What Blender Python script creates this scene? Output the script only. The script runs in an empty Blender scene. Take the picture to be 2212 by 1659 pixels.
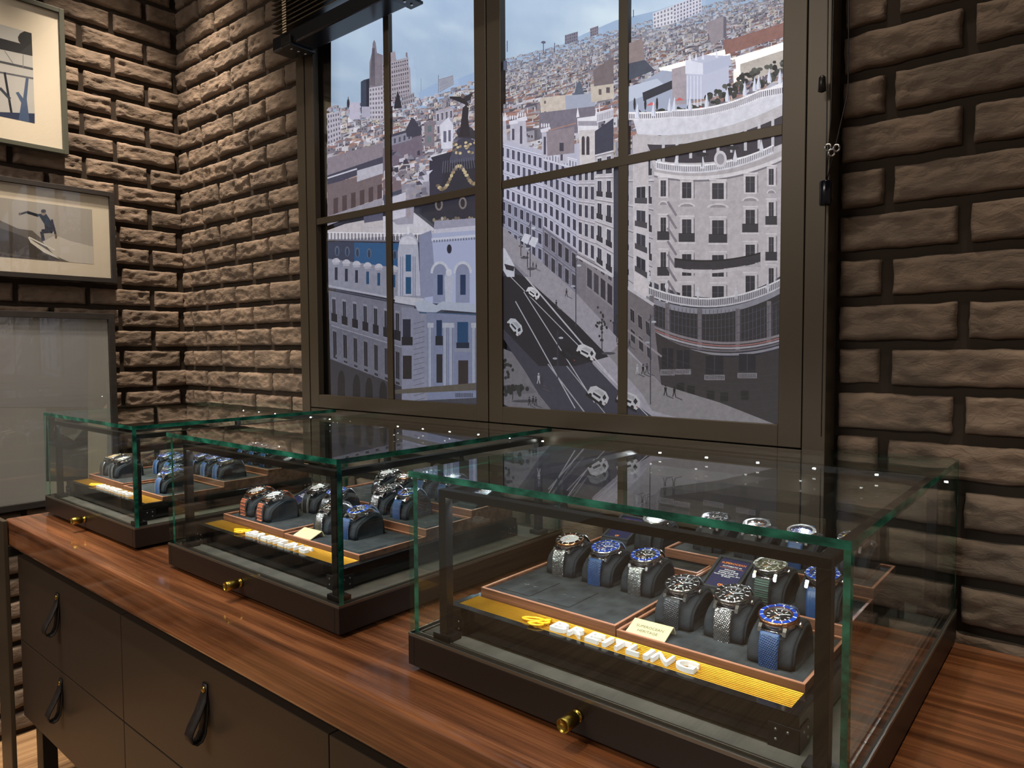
import bpy, bmesh, math, random
from mathutils import Vector, Matrix, noise, Euler
S = bpy.context.scene
COL = S.collection
R = math.radians
# ------------------------------------------------------------------ camera, world, lights, exposure
FPX, YAW, PITCH, ROLL = 1537.703, 0.69812, 0.0511, -0.00506
CAM = Vector((0.16586, -0.94565, 1.34479))
FW = Vector((-math.sin(YAW)*math.cos(PITCH), math.cos(YAW)*math.cos(PITCH), -math.sin(PITCH)))
_r = Vector((math.cos(YAW), math.sin(YAW), 0)); _u = _r.cross(FW)
RT = _r*math.cos(ROLL)+_u*math.sin(ROLL); UP = _u*math.cos(ROLL)-_r*math.sin(ROLL)
cd = bpy.data.cameras.new('camera'); cam = bpy.data.objects.new('camera', cd); COL.objects.link(cam)
cd.sensor_width = 36; cd.lens = FPX*36/2212; cd.clip_start = .02
cam.matrix_world = Matrix(((RT.x, UP.x, -FW.x, CAM.x), (RT.y, UP.y, -FW.y, CAM.y), (RT.z, UP.z, -FW.z, CAM.z), (0, 0, 0, 1)))
S.camera = cam
S.view_settings.view_transform = 'Standard'; S.view_settings.look = 'None'
S.view_settings.exposure = 0.0; S.view_settings.gamma = 1.0
try: S.view_settings.use_curve_mapping = False
except Exception: pass
S.cycles.use_denoising = True
S.cycles.max_bounces = 14; S.cycles.transparent_max_bounces = 40; S.cycles.glossy_bounces = 8
S.cycles.sample_clamp_indirect = 6.0
W = bpy.data.worlds.new('world'); S.world = W; W.use_nodes = True
bg = W.node_tree.nodes['Background']; bg.inputs[0].default_value = (.62, .52, .42, 1); bg.inputs[1].default_value = .32

def spot(name, loc, target, power, col, size=50, blend=.6, rad=.03):
    l = bpy.data.lights.new(name, 'SPOT'); l.energy = power; l.color = col; l.spot_size = R(size); l.spot_blend = blend; l.shadow_soft_size = rad
    o = bpy.data.objects.new(name, l); COL.objects.link(o); o.location = loc
    o.rotation_euler = (Vector(target)-Vector(loc)).to_track_quat('-Z', 'Y').to_euler(); return o
def area(name, loc, target, power, col, sx, sy, up='Y', spread=180):
    l = bpy.data.lights.new(name, 'AREA'); l.energy = power; l.color = col; l.shape = 'RECTANGLE'; l.size = sx; l.size_y = sy; l.spread = R(spread)
    o = bpy.data.objects.new(name, l); COL.objects.link(o); o.location = loc
    o.rotation_euler = (Vector(target)-Vector(loc)).to_track_quat('-Z', up).to_euler(); return o
WARM = (1.0, .83, .64); NEUT = (1.0, .90, .78); COOL = (.90, .95, 1.0)
CEIL = 3.05
spot('spot_corner', (-2.14, -.02, CEIL-.03), (-2.28, .15, 1.0), 190, WARM, 62, .9)
spot('spot_left_wall', (-2.02, -.62, CEIL-.03), (-2.40, -.35, 1.2), 110, WARM, 60, .9)
spot('spot_window', (-1.15, -.45, CEIL-.03), (-1.35, .1, .9), 48, WARM, 70, .9)
spot('spot_right_wall', (-.25, .0, CEIL-.03), (.05, .30, 1.0), 34, WARM, 62, .9)
spot('spot_counter_right', (.42, -.30, CEIL-.03), (.30, .02, .9), 80, WARM, 40, .8)
spot('spot_counter', (-.75, -.75, CEIL-.03), (-.75, -.30, .9), 60, WARM, 55, .9)
spot('spot_counter_left', (-1.75, -.75, CEIL-.03), (-1.8, -.3, .9), 85, WARM, 55, .9)
area('front_fill', (-1.2, -2.6, CEIL-.05), (-1.2, -1.4, .4), 60, NEUT, 1.6, .6)  # unseen soft fill added behind the camera to brighten the fronts

# ------------------------------------------------------------------ geometry helpers
def hit(px, py, ax, val):
    d = FW+RT*((px-1106)/FPX)-UP*((py-829.5)/FPX)
    t = (val-CAM[ax])/d[ax]
    return CAM+d*t
def lin(c):
    c = c/255.0
    return c/12.92 if c <= .04045 else ((c+.055)/1.055)**2.4
def rgb(r, g, b): return (lin(r), lin(g), lin(b), 1.0)

class MB:
    """collects geometry for ONE mesh; faces carry a material index"""
    def __init__(s): s.v = []; s.f = []; s.m = []; s.sm = []; s.uv = None
    def add(s, vs, fs, mi=0, smooth=False, M=None):
        n = len(s.v)
        s.v += [(M @ Vector(v)) if M is not None else Vector(v) for v in vs]
        for f in fs: s.f.append([i+n for i in f]); s.m.append(mi); s.sm.append(smooth)
        return s
    def box(s, x0, x1, y0, y1, z0, z1, mi=0, b=0, M=None):
        if x0 > x1: x0, x1 = x1, x0
        if y0 > y1: y0, y1 = y1, y0
        if z0 > z1: z0, z1 = z1, z0
        if b <= 0:
            vs = [(x0, y0, z0), (x1, y0, z0), (x1, y1, z0), (x0, y1, z0), (x0, y0, z1), (x1, y0, z1), (x1, y1, z1), (x0, y1, z1)]
            return s.add(vs, [(0, 3, 2, 1), (4, 5, 6, 7), (0, 1, 5, 4), (1, 2, 6, 5), (2, 3, 7, 6), (3, 0, 4, 7)], mi, False, M)
        b = min(b, (x1-x0)*.49, (y1-y0)*.49, (z1-z0)*.49)
        bm = bmesh.new(); bmesh.ops.create_cube(bm, size=1)
        for v in bm.verts: v.co = Vector(((x0+x1)/2+v.co.x*(x1-x0), (y0+y1)/2+v.co.y*(y1-y0), (z0+z1)/2+v.co.z*(z1-z0)))
        bmesh.ops.bevel(bm, geom=bm.edges[:], offset=b, segments=2, affect='EDGES', profile=.6)
        s.frombm(bm, mi, False, M); return s
    def frombm(s, bm, mi=0, smooth=False, M=None):
        bm.verts.index_update()
        s.add([v.co.copy() for v in bm.verts], [[v.index for v in f.verts] for f in bm.faces], mi, smooth, M); bm.free()
    def lathe(s, prof, n=48, mi=0, smooth=True, M=None, caps=True, teeth=0, tr=0):
        """prof: [(r,z)...] bottom to top, around z"""
        vs = []; fs = []
        for (r, z) in prof:
            for i in range(n):
                a = 2*math.pi*i/n; rr = r
                if teeth and r > 0: rr = r-(tr if (i*teeth*2//n) % 2 else 0)
                vs.append((rr*math.cos(a), rr*math.sin(a), z))
        for j in range(len(prof)-1):
            for i in range(n):
                k = (i+1) % n
                fs.append((j*n+i, j*n+k, (j+1)*n+k, (j+1)*n+i))
        if caps:
            fs.append(list(range(n-1, -1, -1))); fs.append([(len(prof)-1)*n+i for i in range(n)])
        return s.add(vs, fs, mi, smooth, M)
    def ring(s, r0, r1, z0, z1, n=48, mi=0, M=None):
        return s.lathe([(r0, z0), (r1, z0), (r1, z1), (r0, z1), (r0, z0)], n, mi, False, M, caps=False)
    def prism(s, pts, x0, x1, mi=0, smooth=False, M=None, axis='x'):
        """pts (a,b) profile extruded along axis"""
        n = len(pts)
        def mk(a, b, c):
            return (c, a, b) if axis == 'x' else ((a, c, b) if axis == 'y' else (a, b, c))
        vs = [mk(a, b, x0) for a, b in pts]+[mk(a, b, x1) for a, b in pts]
        fs = [(i, (i+1) % n, n+(i+1) % n, n+i) for i in range(n)]+[list(range(n-1, -1, -1)), list(range(n, 2*n))]
        return s.add(vs, fs, mi, smooth, M)
    def tube(s, pts, r, n=8, mi=0, M=None):
        pts = [Vector(p) for p in pts]; vs = []; fs = []
        for i, p in enumerate(pts):
            d = (pts[min(i+1, len(pts)-1)]-pts[max(i-1, 0)]).normalized()
            a = d.orthogonal().normalized() if i == 0 else (pa-d*pa.dot(d)).normalized()
            pa = a; b = d.cross(a)
            rr = r[i] if isinstance(r, (list, tuple)) else r
            for k in range(n):
                t = 2*math.pi*k/n; vs.append(p+(a*math.cos(t)+b*math.sin(t))*rr)
        for i in range(len(pts)-1):
            for k in range(n):
                q = (k+1) % n; fs.append((i*n+k, i*n+q, (i+1)*n+q, (i+1)*n+k))
        fs.append(list(range(n-1, -1, -1))); fs.append([(len(pts)-1)*n+k for k in range(n)])
        return s.add(vs, fs, mi, True, M)
    def mesh(s, name, mats):
        me = bpy.data.meshes.new(name)
        me.from_pydata([tuple(v) for v in s.v], [], s.f)
        for m in (mats if isinstance(mats, (list, tuple)) else [mats]): me.materials.append(m)
        me.polygons.foreach_set('material_index', s.m); me.polygons.foreach_set('use_smooth', s.sm)
        if s.uv: 
            ul = me.uv_layers.new(name='uv'); 
            for l in me.loops: ul.data[l.index].uv = s.uv[l.vertex_index]
        bm = bmesh.new(); bm.from_mesh(me); bmesh.ops.recalc_face_normals(bm, faces=bm.faces[:]); bm.to_mesh(me); bm.free()
        me.update(); return me
    def build(s, name, mats, parent=None, **k):
        return link(name, s.mesh(name, mats), parent, **k)
def link(name, me, parent=None, label=None, cat=None, group=None, kind=None, loc=None):
    o = bpy.data.objects.new(name, me); COL.objects.link(o)
    if parent is not None: o.parent = parent
    if loc is not None: o.location = loc
    if label: o['label'] = label
    if cat: o['category'] = cat
    if group: o['group'] = group
    if kind: o['kind'] = kind
    return o
def thing(name, label, cat, loc=(0, 0, 0), group=None, rz=0, kind=None):
    o = link(name, None, None, label, cat, group, kind, loc); o.rotation_euler = (0, 0, rz); return o
def text_mesh(txt, size, extrude, align='LEFT', xs=1.0, off=0.0, bevel=0.0, spacing=1.0):
    c = bpy.data.curves.new('txt', 'FONT'); c.body = txt; c.size = size; c.extrude = extrude; c.align_x = align; c.offset = off; c.bevel_depth = bevel; c.space_character = spacing
    c.resolution_u = 4
    o = bpy.data.objects.new('txt', c); COL.objects.link(o)
    dg = bpy.context.evaluated_depsgraph_get(); me = bpy.data.meshes.new_from_object(o.evaluated_get(dg))
    bpy.data.objects.remove(o); bpy.data.curves.remove(c)
    vs = [Vector((v.co.x*xs, v.co.y, v.co.z)) for v in me.vertices]; fs = [list(p.vertices) for p in me.polygons]
    bpy.data.meshes.remove(me); return vs, fs

# ------------------------------------------------------------------ materials
def newmat(name):
    m = bpy.data.materials.new(name); m.use_nodes = True
    return m, m.node_tree, m.node_tree.nodes['Principled BSDF']
def pm(name, col, rough=.5, metal=0, spec=.5, **k):
    m, t, p = newmat(name); p.inputs['Base Color'].default_value = (*col[:3], 1); p.inputs['Roughness'].default_value = rough
    p.inputs['Metallic'].default_value = metal; p.inputs['Specular IOR Level'].default_value = spec
    if 'coat' in k: p.inputs['Coat Weight'].default_value = k['coat']; p.inputs['Coat Roughness'].default_value = .05
    if 'emis' in k: p.inputs['Emission Color'].default_value = (*k['emis'][:3], 1); p.inputs['Emission Strength'].default_value = k.get('es', 1)
    return m
def N(t, typ, **k):
    n = t.nodes.new(typ)
    for a, b in k.items(): setattr(n, a, b)
    return n
def noisy(m, col2, scale=60, detail=6, bump=.3, dist=.002, lo=.35, hi=.65, stretch=(1, 1, 1)):
    """mix a second colour by noise and add bump"""
    t = m.node_tree; p = t.nodes['Principled BSDF']; c1 = tuple(p.inputs['Base Color'].default_value)
    tc = N(t, 'ShaderNodeTexCoord'); mp = N(t, 'ShaderNodeMapping'); mp.inputs['Scale'].default_value = stretch
    nz = N(t, 'ShaderNodeTexNoise'); nz.inputs['Scale'].default_value = scale; nz.inputs['Detail'].default_value = detail
    cr = N(t, 'ShaderNodeValToRGB'); cr.color_ramp.elements[0].position = lo; cr.color_ramp.elements[1].position = hi
    cr.color_ramp.elements[0].color = c1; cr.color_ramp.elements[1].color = (*col2[:3], 1)
    t.links.new(tc.outputs['Object'], mp.inputs[0]); t.links.new(mp.outputs[0], nz.inputs['Vector'])
    t.links.new(nz.outputs['Fac'], cr.inputs[0]); t.links.new(cr.outputs[0], p.inputs['Base Color'])
    if bump:
        b = N(t, 'ShaderNodeBump'); b.inputs['Strength'].default_value = bump; b.inputs['Distance'].default_value = dist
        t.links.new(nz.outputs['Fac'], b.inputs['Height']); t.links.new(b.outputs[0], p.inputs['Normal'])
    return m
def wood(name, dark, mid, light, rough=.3, scale=1.0, axis='x', coat=.0, spec=.5):
    m, t, p = newmat(name)
    tc = N(t, 'ShaderNodeTexCoord'); mp = N(t, 'ShaderNodeMapping')
    st = {'x': (1.2, 26, 26), 'y': (26, 1.2, 26)}[axis]
    mp.inputs['Scale'].default_value = tuple(q*scale for q in st)
    n1 = N(t, 'ShaderNodeTexNoise'); n1.inputs['Scale'].default_value = 2.2; n1.inputs['Detail'].default_value = 5; n1.inputs['Distortion'].default_value = .5
    mp2 = N(t, 'ShaderNodeMapping'); st2 = {'x': (4, 420, 420), 'y': (420, 4, 420)}[axis]; mp2.inputs['Scale'].default_value = tuple(q*scale for q in st2)
    n2 = N(t, 'ShaderNodeTexNoise'); n2.inputs['Scale'].default_value = 1.0; n2.inputs['Detail'].default_value = 3
    cr = N(t, 'ShaderNodeValToRGB'); e = cr.color_ramp.elements
    e[0].position = .30; e[0].color = dark; e[1].position = .72; e[1].color = light
    k = e.new(.5); k.color = mid
    mx = N(t, 'ShaderNodeMixRGB', blend_type='MULTIPLY'); mx.inputs[0].default_value = .55
    cr2 = N(t, 'ShaderNodeValToRGB'); cr2.color_ramp.elements[0].position = .38; cr2.color_ramp.elements[0].color = (.45, .42, .40, 1); cr2.color_ramp.elements[1].position = .58; cr2.color_ramp.elements[1].color = (1, 1, 1, 1)
    t.links.new(tc.outputs['Object'], mp.inputs[0]); t.links.new(tc.outputs['Object'], mp2.inputs[0])
    t.links.new(mp.outputs[0], n1.inputs['Vector']); t.links.new(mp2.outputs[0], n2.inputs['Vector'])
    t.links.new(n1.outputs['Fac'], cr.inputs[0]); t.links.new(n2.outputs['Fac'], cr2.inputs[0])
    t.links.new(cr.outputs[0], mx.inputs[1]); t.links.new(cr2.outputs[0], mx.inputs[2]); t.links.new(mx.outputs[0], p.inputs['Base Color'])
    p.inputs['Roughness'].default_value = rough; p.inputs['Coat Weight'].default_value = coat; p.inputs['Coat Roughness'].default_value = .07
    p.inputs['Specular IOR Level'].default_value = spec
    b = N(t, 'ShaderNodeBump'); b.inputs['Strength'].default_value = .12; b.inputs['Distance'].default_value = .0006
    t.links.new(n2.outputs['Fac'], b.inputs['Height']); t.links.new(b.outputs[0], p.inputs['Normal'])
    return m
def arch_glass(name, tint=(.93, .97, .96), f0=.04, boost=1.0, rough=0.0):
    m = bpy.data.materials.new(name); m.use_nodes = True; t = m.node_tree; t.nodes.clear()
    out = N(t, 'ShaderNodeOutputMaterial'); tr = N(t, 'ShaderNodeBsdfTransparent'); tr.inputs[0].default_value = (*tint, 1)
    gl = N(t, 'ShaderNodeBsdfGlossy'); gl.inputs['Roughness'].default_value = rough; gl.inputs['Color'].default_value = (1, 1, 1, 1)
    ge = N(t, 'ShaderNodeNewGeometry'); dt = N(t, 'ShaderNodeVectorMath', operation='DOT_PRODUCT')
    t.links.new(ge.outputs['Normal'], dt.inputs[0]); t.links.new(ge.outputs['Incoming'], dt.inputs[1])
    ab = N(t, 'ShaderNodeMath', operation='ABSOLUTE'); t.links.new(dt.outputs['Value'], ab.inputs[0])
    su = N(t, 'ShaderNodeMath', operation='SUBTRACT'); su.inputs[0].default_value = 1; t.links.new(ab.outputs[0], su.inputs[1])
    pw = N(t, 'ShaderNodeMath', operation='POWER'); pw.inputs[1].default_value = 5; t.links.new(su.outputs[0], pw.inputs[0])
    ma = N(t, 'ShaderNodeMath', operation='MULTIPLY_ADD'); ma.inputs[1].default_value = (1-f0)*boost; ma.inputs[2].default_value = f0*boost
    ma.use_clamp = True; t.links.new(pw.outputs[0], ma.inputs[0])
    mi = N(t, 'ShaderNodeMixShader'); t.links.new(ma.outputs[0], mi.inputs[0]); t.links.new(tr.outputs[0], mi.inputs[1]); t.links.new(gl.outputs[0], mi.inputs[2])
    t.links.new(mi.outputs[0], out.inputs[0]); return m
def attr_mat(name, emit=None, rough=.6):
    m, t, p = newmat(name); a = N(t, 'ShaderNodeAttribute'); a.attribute_name = 'Col'
    if emit is None: t.links.new(a.outputs['Color'], p.inputs['Base Color'])
    else:
        p.inputs['Base Color'].default_value = (.01, .01, .01, 1)
        t.links.new(a.outputs['Color'], p.inputs['Emission Color']); p.inputs['Emission Strength'].default_value = emit
    p.inputs['Roughness'].default_value = rough; return m

M = {}
M['brick'] = noisy(pm('brick_grey_brown', rgb(126, 110, 97), .85, spec=.25), rgb(98, 86, 77), 9, 8, .0)
def _brickbump():
    t = M['brick'].node_tree; p = t.nodes['Principled BSDF']; tc = N(t, 'ShaderNodeTexCoord')
    n = N(t, 'ShaderNodeTexNoise'); n.inputs['Scale'].default_value = 75; n.inputs['Detail'].default_value = 9; n.inputs['Roughness'].default_value = .62; n.inputs['Distortion'].default_value = .8
    mp = N(t, 'ShaderNodeMapping'); mp.inputs['Scale'].default_value = (.55, .55, 1.2)
    b = N(t, 'ShaderNodeBump'); b.inputs['Strength'].default_value = .7; b.inputs['Distance'].default_value = .007
    t.links.new(tc.outputs['Object'], mp.inputs[0]); t.links.new(mp.outputs[0], n.inputs['Vector']); t.links.new(n.outputs['Fac'], b.inputs['Height']); t.links.new(b.outputs[0], p.inputs['Normal'])
_brickbump()
M['mortar'] = pm('mortar_dark', rgb(52, 45, 40), .95, spec=.1)
M['frame'] = pm('bronze_frame', rgb(74, 66, 56), .42, .35, .4)
M['frame_gap'] = pm('gap_black', rgb(6, 6, 6), .8)
M['walnut'] = wood('walnut_counter', rgb(84, 50, 30), rgb(128, 80, 50), rgb(166, 110, 72), .26, 1.0, 'x', 1.0)
M['walnut_tray'] = wood('walnut_tray', rgb(80, 50, 35), rgb(112, 73, 52), rgb(136, 93, 70), .45, 1.6, 'x')
M['rim'] = pm('walnut_rim', rgb(176, 124, 98), .4)
M['suede'] = noisy(pm('charcoal_suede', rgb(62, 67, 70), .95, spec=.12), rgb(44, 48, 51), 38, 6, .15, .0006)
M['cushion'] = noisy(pm('charcoal_cushion', rgb(44, 48, 52), .9, spec=.12), rgb(34, 38, 42), 60, 4, .12, .0004)
M['line'] = pm('suede_shadow_gap', rgb(14, 17, 20), .9)
M['emboss'] = pm('silver_foil', rgb(180, 186, 190), .25, .9)
M['base'] = pm('dark_bronze_base', rgb(44, 36, 32), .42, .25, .4)
M['base_in'] = noisy(pm('grey_inner_base', rgb(84, 80, 72), .7, spec=.3), rgb(70, 67, 61), 30, 3, 0)
M['black'] = pm('black_metal', rgb(22, 21, 22), .35, .2, .5)
M['blackg'] = pm('black_gloss', rgb(10, 10, 12), .14, .0, .6)
M['brass'] = pm('brass_knob', rgb(176, 150, 70), .28, 1)
M['gold'] = pm('gold_ribbed', rgb(214, 160, 48), .33, .85)
M['steel'] = pm('steel', rgb(214, 214, 218), .12, 1)
M['steelb'] = pm('steel_brushed', rgb(178, 178, 182), .3, 1)
M['rose'] = pm('rose_gold', rgb(226, 158, 116), .16, 1)
M['blkm'] = pm('black_steel', rgb(46, 46, 50), .3, .9)
M['insblue'] = pm('bezel_blue', rgb(14, 66, 176), .12, .2, .8)
M['insblack'] = pm('bezel_black', rgb(20, 18, 18), .12, .1, .8)
M['insgreen'] = pm('bezel_green', rgb(86, 88, 68), .3, .3, .5)
M['insgrey'] = pm('bezel_grey', rgb(78, 84, 98), .25, .5, .5)
M['inssteel'] = M['steelb']
M['dialblack'] = pm('dial_black', rgb(24, 24, 28), .25, .2)
M['dialblue'] = pm('dial_blue', rgb(26, 62, 140), .25, .3)
M['dialwhite'] = pm('dial_silver', rgb(222, 226, 228), .25, .2)
M['dialgreen'] = pm('dial_green', rgb(92, 92, 66), .35, .2)
M['dialyellow'] = pm('dial_yellow', rgb(240, 190, 30), .35, .0)
M['dialgold'] = pm('dial_champagne', rgb(220, 190, 130), .3, .3)
M['lume'] = pm('marker_white', rgb(236, 240, 236), .35, .1)
M['orange'] = pm('marker_orange', rgb(236, 130, 40), .4)
M['crystal'] = arch_glass('watch_crystal', (.97, .98, 1.0), .05, 1.3)
M['stblue'] = pm('strap_blue', rgb(24, 62, 106), .42, 0, .5)
M['stblueleather'] = pm('strap_navy', rgb(36, 66, 108), .6, 0, .4)
M['stblack'] = pm('strap_black', rgb(30, 34, 38), .55, 0, .4)
M['stblackmesh'] = pm('strap_black_mesh', rgb(34, 38, 44), .32, .2, .6)
M['stgreen'] = pm('strap_green', rgb(62, 92, 78), .5, 0, .4)
M['storange'] = pm('strap_orange_brown', rgb(196, 108, 72), .5, 0, .4)
M['stitch'] = pm('white_stitching', rgb(220, 220, 214), .7)
M['white'] = pm('white_letter', rgb(244, 244, 242), .35, 0, .5)
M['yellow'] = pm('yellow_emblem', rgb(255, 190, 10), .35, 0, .5)
M['card_navy'] = pm('card_navy', rgb(40, 42, 78), .18, 0, .6)
M['print_white'] = pm('print_white', rgb(232, 232, 236), .5)
M['print_orange'] = pm('print_orange', rgb(238, 140, 44), .5)
M['plate'] = pm('pale_gold_plate', rgb(232, 220, 176), .35, .35)
M['plate_txt'] = pm('engraving', rgb(120, 112, 84), .6)
M['led'] = pm('led_emitter', (1, 1, 1), .4, emis=(1, .97, .92), es=60)
M['drawer'] = pm('drawer_bronze', rgb(66, 56, 48), .42, .25, .45)
M['leather'] = noisy(pm('black_leather', rgb(34, 29, 30), .55, 0, .4), rgb(24, 21, 22), 90, 4, .3, .0006)
M['floor'] = wood('oak_floor', rgb(150, 116, 84), rgb(178, 142, 104), rgb(196, 162, 124), .5, .5, 'y')
M['ceil'] = pm('ceiling_dark', rgb(60, 55, 50), .9)
M['mat'] = pm('passepartout_white', rgb(226, 214, 198), .8, spec=.2)
M['matgrey'] = noisy(pm('grey_sheet', rgb(168, 166, 162), .75, spec=.2), rgb(158, 157, 158), 3, 2, 0)
M['picframe_green'] = pm('frame_grey_green', rgb(66, 68, 60), .45)
M['picframe_black'] = noisy(pm('frame_black_wood', rgb(36, 31, 30), .55), rgb(26, 22, 22), 30, 4, .2, .001, stretch=(1, 1, 6))
M['glass'] = arch_glass('case_glass', (.955, .985, .975), .042, 1.0)
M['winglass'] = arch_glass('window_glass', (.97, .98, .98), .042, 1.0)
def edge_mat():
    m, t, p = newmat('glass_edge_green'); tc = N(t, 'ShaderNodeTexCoord'); mp = N(t, 'ShaderNodeMapping'); mp.inputs['Scale'].default_value = (5, 5, 9)
    n = N(t, 'ShaderNodeTexNoise'); n.inputs['Scale'].default_value = 5; n.inputs['Detail'].default_value = 4
    cr = N(t, 'ShaderNodeValToRGB'); e = cr.color_ramp.elements; e[0].position = .40; e[0].color = rgb(4, 70, 60); e[1].position = .78; e[1].color = rgb(60, 165, 140)
    t.links.new(tc.outputs['Object'], mp.inputs[0]); t.links.new(mp.outputs[0], n.inputs['Vector']); t.links.new(n.outputs['Fac'], cr.inputs[0]); t.links.new(cr.outputs[0], p.inputs['Base Color'])
    p.inputs['Roughness'].default_value = .08; p.inputs['Specular IOR Level'].default_value = .8
    # from within the glass the polished edge is looked through
    g = N(t, 'ShaderNodeNewGeometry'); tr = N(t, 'ShaderNodeBsdfTransparent'); tr.inputs[0].default_value = (.55, .9, .82, 1); mx = N(t, 'ShaderNodeMixShader'); o = t.nodes['Material Output']
    t.links.new(g.outputs['Backfacing'], mx.inputs[0]); t.links.new(p.outputs[0], mx.inputs[1]); t.links.new(tr.outputs[0], mx.inputs[2]); t.links.new(mx.outputs[0], o.inputs[0])
    return m
M['edge'] = edge_mat()
M['steeldark'] = pm('mesh_gap', rgb(52, 54, 58), .5, .6)
M['bluedark'] = pm('blue_gap', rgb(10, 32, 62), .6)
# ------------------------------------------------------------------ room shell
FL = .11; CT = .893; YW = .305; XW = -2.475
PITCHZ = .0722; Z0 = 1.8524
def fbm(v, o=4):
    return noise.fractal(v, .9, 2.1, o)
def brick_wall(name, u0, u1, z0, z1, ph_even, ph_odd, to3, fine=None, seed=0):
    """to3(u, z, d) -> world, d outwards from the wall. One mesh: mortar bed and bricks"""
    mb = MB(); rnd = random.Random(seed)
    k0 = int(math.floor((z0-Z0)/PITCHZ)); k1 = int(math.ceil((z1-Z0)/PITCHZ)); L = .2103
    for k in range(k0, k1):
        za, zb = Z0+k*PITCHZ, Z0+(k+1)*PITCHZ
        ph = ph_even if k % 2 == 0 else ph_odd
        n0 = int(math.floor((u0-ph)/L))-1; n1 = int(math.ceil((u1-ph)/L))+1
        for n in range(n0, n1):
            a = max(ph+n*L, u0); b = min(ph+(n+1)*L, u1)
            if b-a < .03: continue
            a += .0065+rnd.uniform(-.001, .002); b -= .0065+rnd.uniform(-.001, .002)
            c = za+.007+rnd.uniform(-.001, .0015); e = min(zb-.007+rnd.uniform(-.0015, .001), z1)
            if e-c < .01: continue
            hi = fine and fine(a, b, c, e)
            nu, nv = (34, 15) if hi else (13, 8)
            nu = max(6, int(nu*(b-a)/.2))
            off = Vector((rnd.uniform(0, 90), rnd.uniform(0, 90), rnd.uniform(0, 90))); dd = rnd.uniform(-.0025, .003); sl = rnd.uniform(-.02, .02)
            vs = []; fs = []
            for j in range(nv+1):
                for i in range(nu+1):
                    s = -math.cos(math.pi*i/nu)*.5+.5; t = -math.cos(math.pi*j/nv)*.5+.5
                    s = s*.6+(i/nu)*.4; t = t*.6+(j/nv)*.4
                    u = a+(b-a)*s; z = c+(e-c)*t
                    q = Vector((u*13, z*24, 0))+off
                    w = fbm(q*1.0, 3)
                    eu = min(u-a, b-u); ez = min(z-c, e-z); ed = min(eu, ez)
                    rr = .011+.004*w
                    x = min(1, max(0, ed)/rr); f = math.sqrt(max(0, 1-(1-x)**2))
                    edge = 0 if 0 < i < nu and 0 < j < nv else 1
                    rough = .0042*w+.0034*fbm(q*2.6, 5)-.0042*abs(fbm(Vector((u*26+w*1.5, z*44, 2))+off, 4))
                    d = -.013+f*.013+(rough+dd+sl*(u-(a+b)/2))*f
                    if edge: d = -.018; 
                    uu = u+.0018*fbm(Vector((z*40, u*8, 5))+off, 2); zz = z+.0022*fbm(Vector((u*30, z*8, 9))+off, 2)
                    vs.append(to3(uu, zz, d))
            for j in range(nv):
                for i in range(nu):
                    q = j*(nu+1)+i; fs.append((q, q+1, q+nu+2, q+nu+1))
            mb.add(vs, fs, 0, True)
    P = [to3(u0, z0, -.0135), to3(u1, z0, -.0135), to3(u1, z1, -.0135), to3(u0, z1, -.0135)]
    Q = [to3(u0, z0, -.12), to3(u1, z0, -.12), to3(u1, z1, -.12), to3(u0, z1, -.12)]
    mb.add(P+Q, [(0, 1, 2, 3), (4, 7, 6, 5), (0, 4, 5, 1), (1, 5, 6, 2), (2, 6, 7, 3), (3, 7, 4, 0)], 1)
    return mb.build(name, [M['brick'], M['mortar']], kind='structure')
WX0, WX1, WZ0, WZ1 = -1.653, -.184, 1.10, 2.46     # the window in the back wall
HOLE = []
def tb(u, z, d): return (u, YW-d, z)
def tl(u, z, d): return (XW+d, u, z)
brick_wall('wall_back', XW-.02, WX0+.004, .68, CEIL, -.110, -.006, tb, fine=lambda a, b, c, e: 1.0 < c < 2.7, seed=1)
o = brick_wall('wall_back.001', WX1-.004, 1.35, .68, CEIL, -.110, -.006, tb, fine=lambda a, b, c, e: .8 < c < 2.2 and a < .5, seed=2)
brick_wall('wall_back.002', WX0+.004, WX1-.004, .68, WZ0, -.110, -.006, tb, seed=3)
brick_wall('wall_left', -1.75, YW+.016, FL, CEIL, .088, -.012, tl, fine=lambda a, b, c, e: b > -.4 and c > .85, seed=4)
mb = MB(); mb.box(XW-.2, 3.2, -4.5, YW+.14, FL-.06, FL); mb.build('floor', M['floor'], kind='structure')
mb = MB(); mb.box(XW-.2, 3.2, -4.5, YW+.14, CEIL, CEIL+.06); mb.build('ceiling', M['ceil'], kind='structure')

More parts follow.
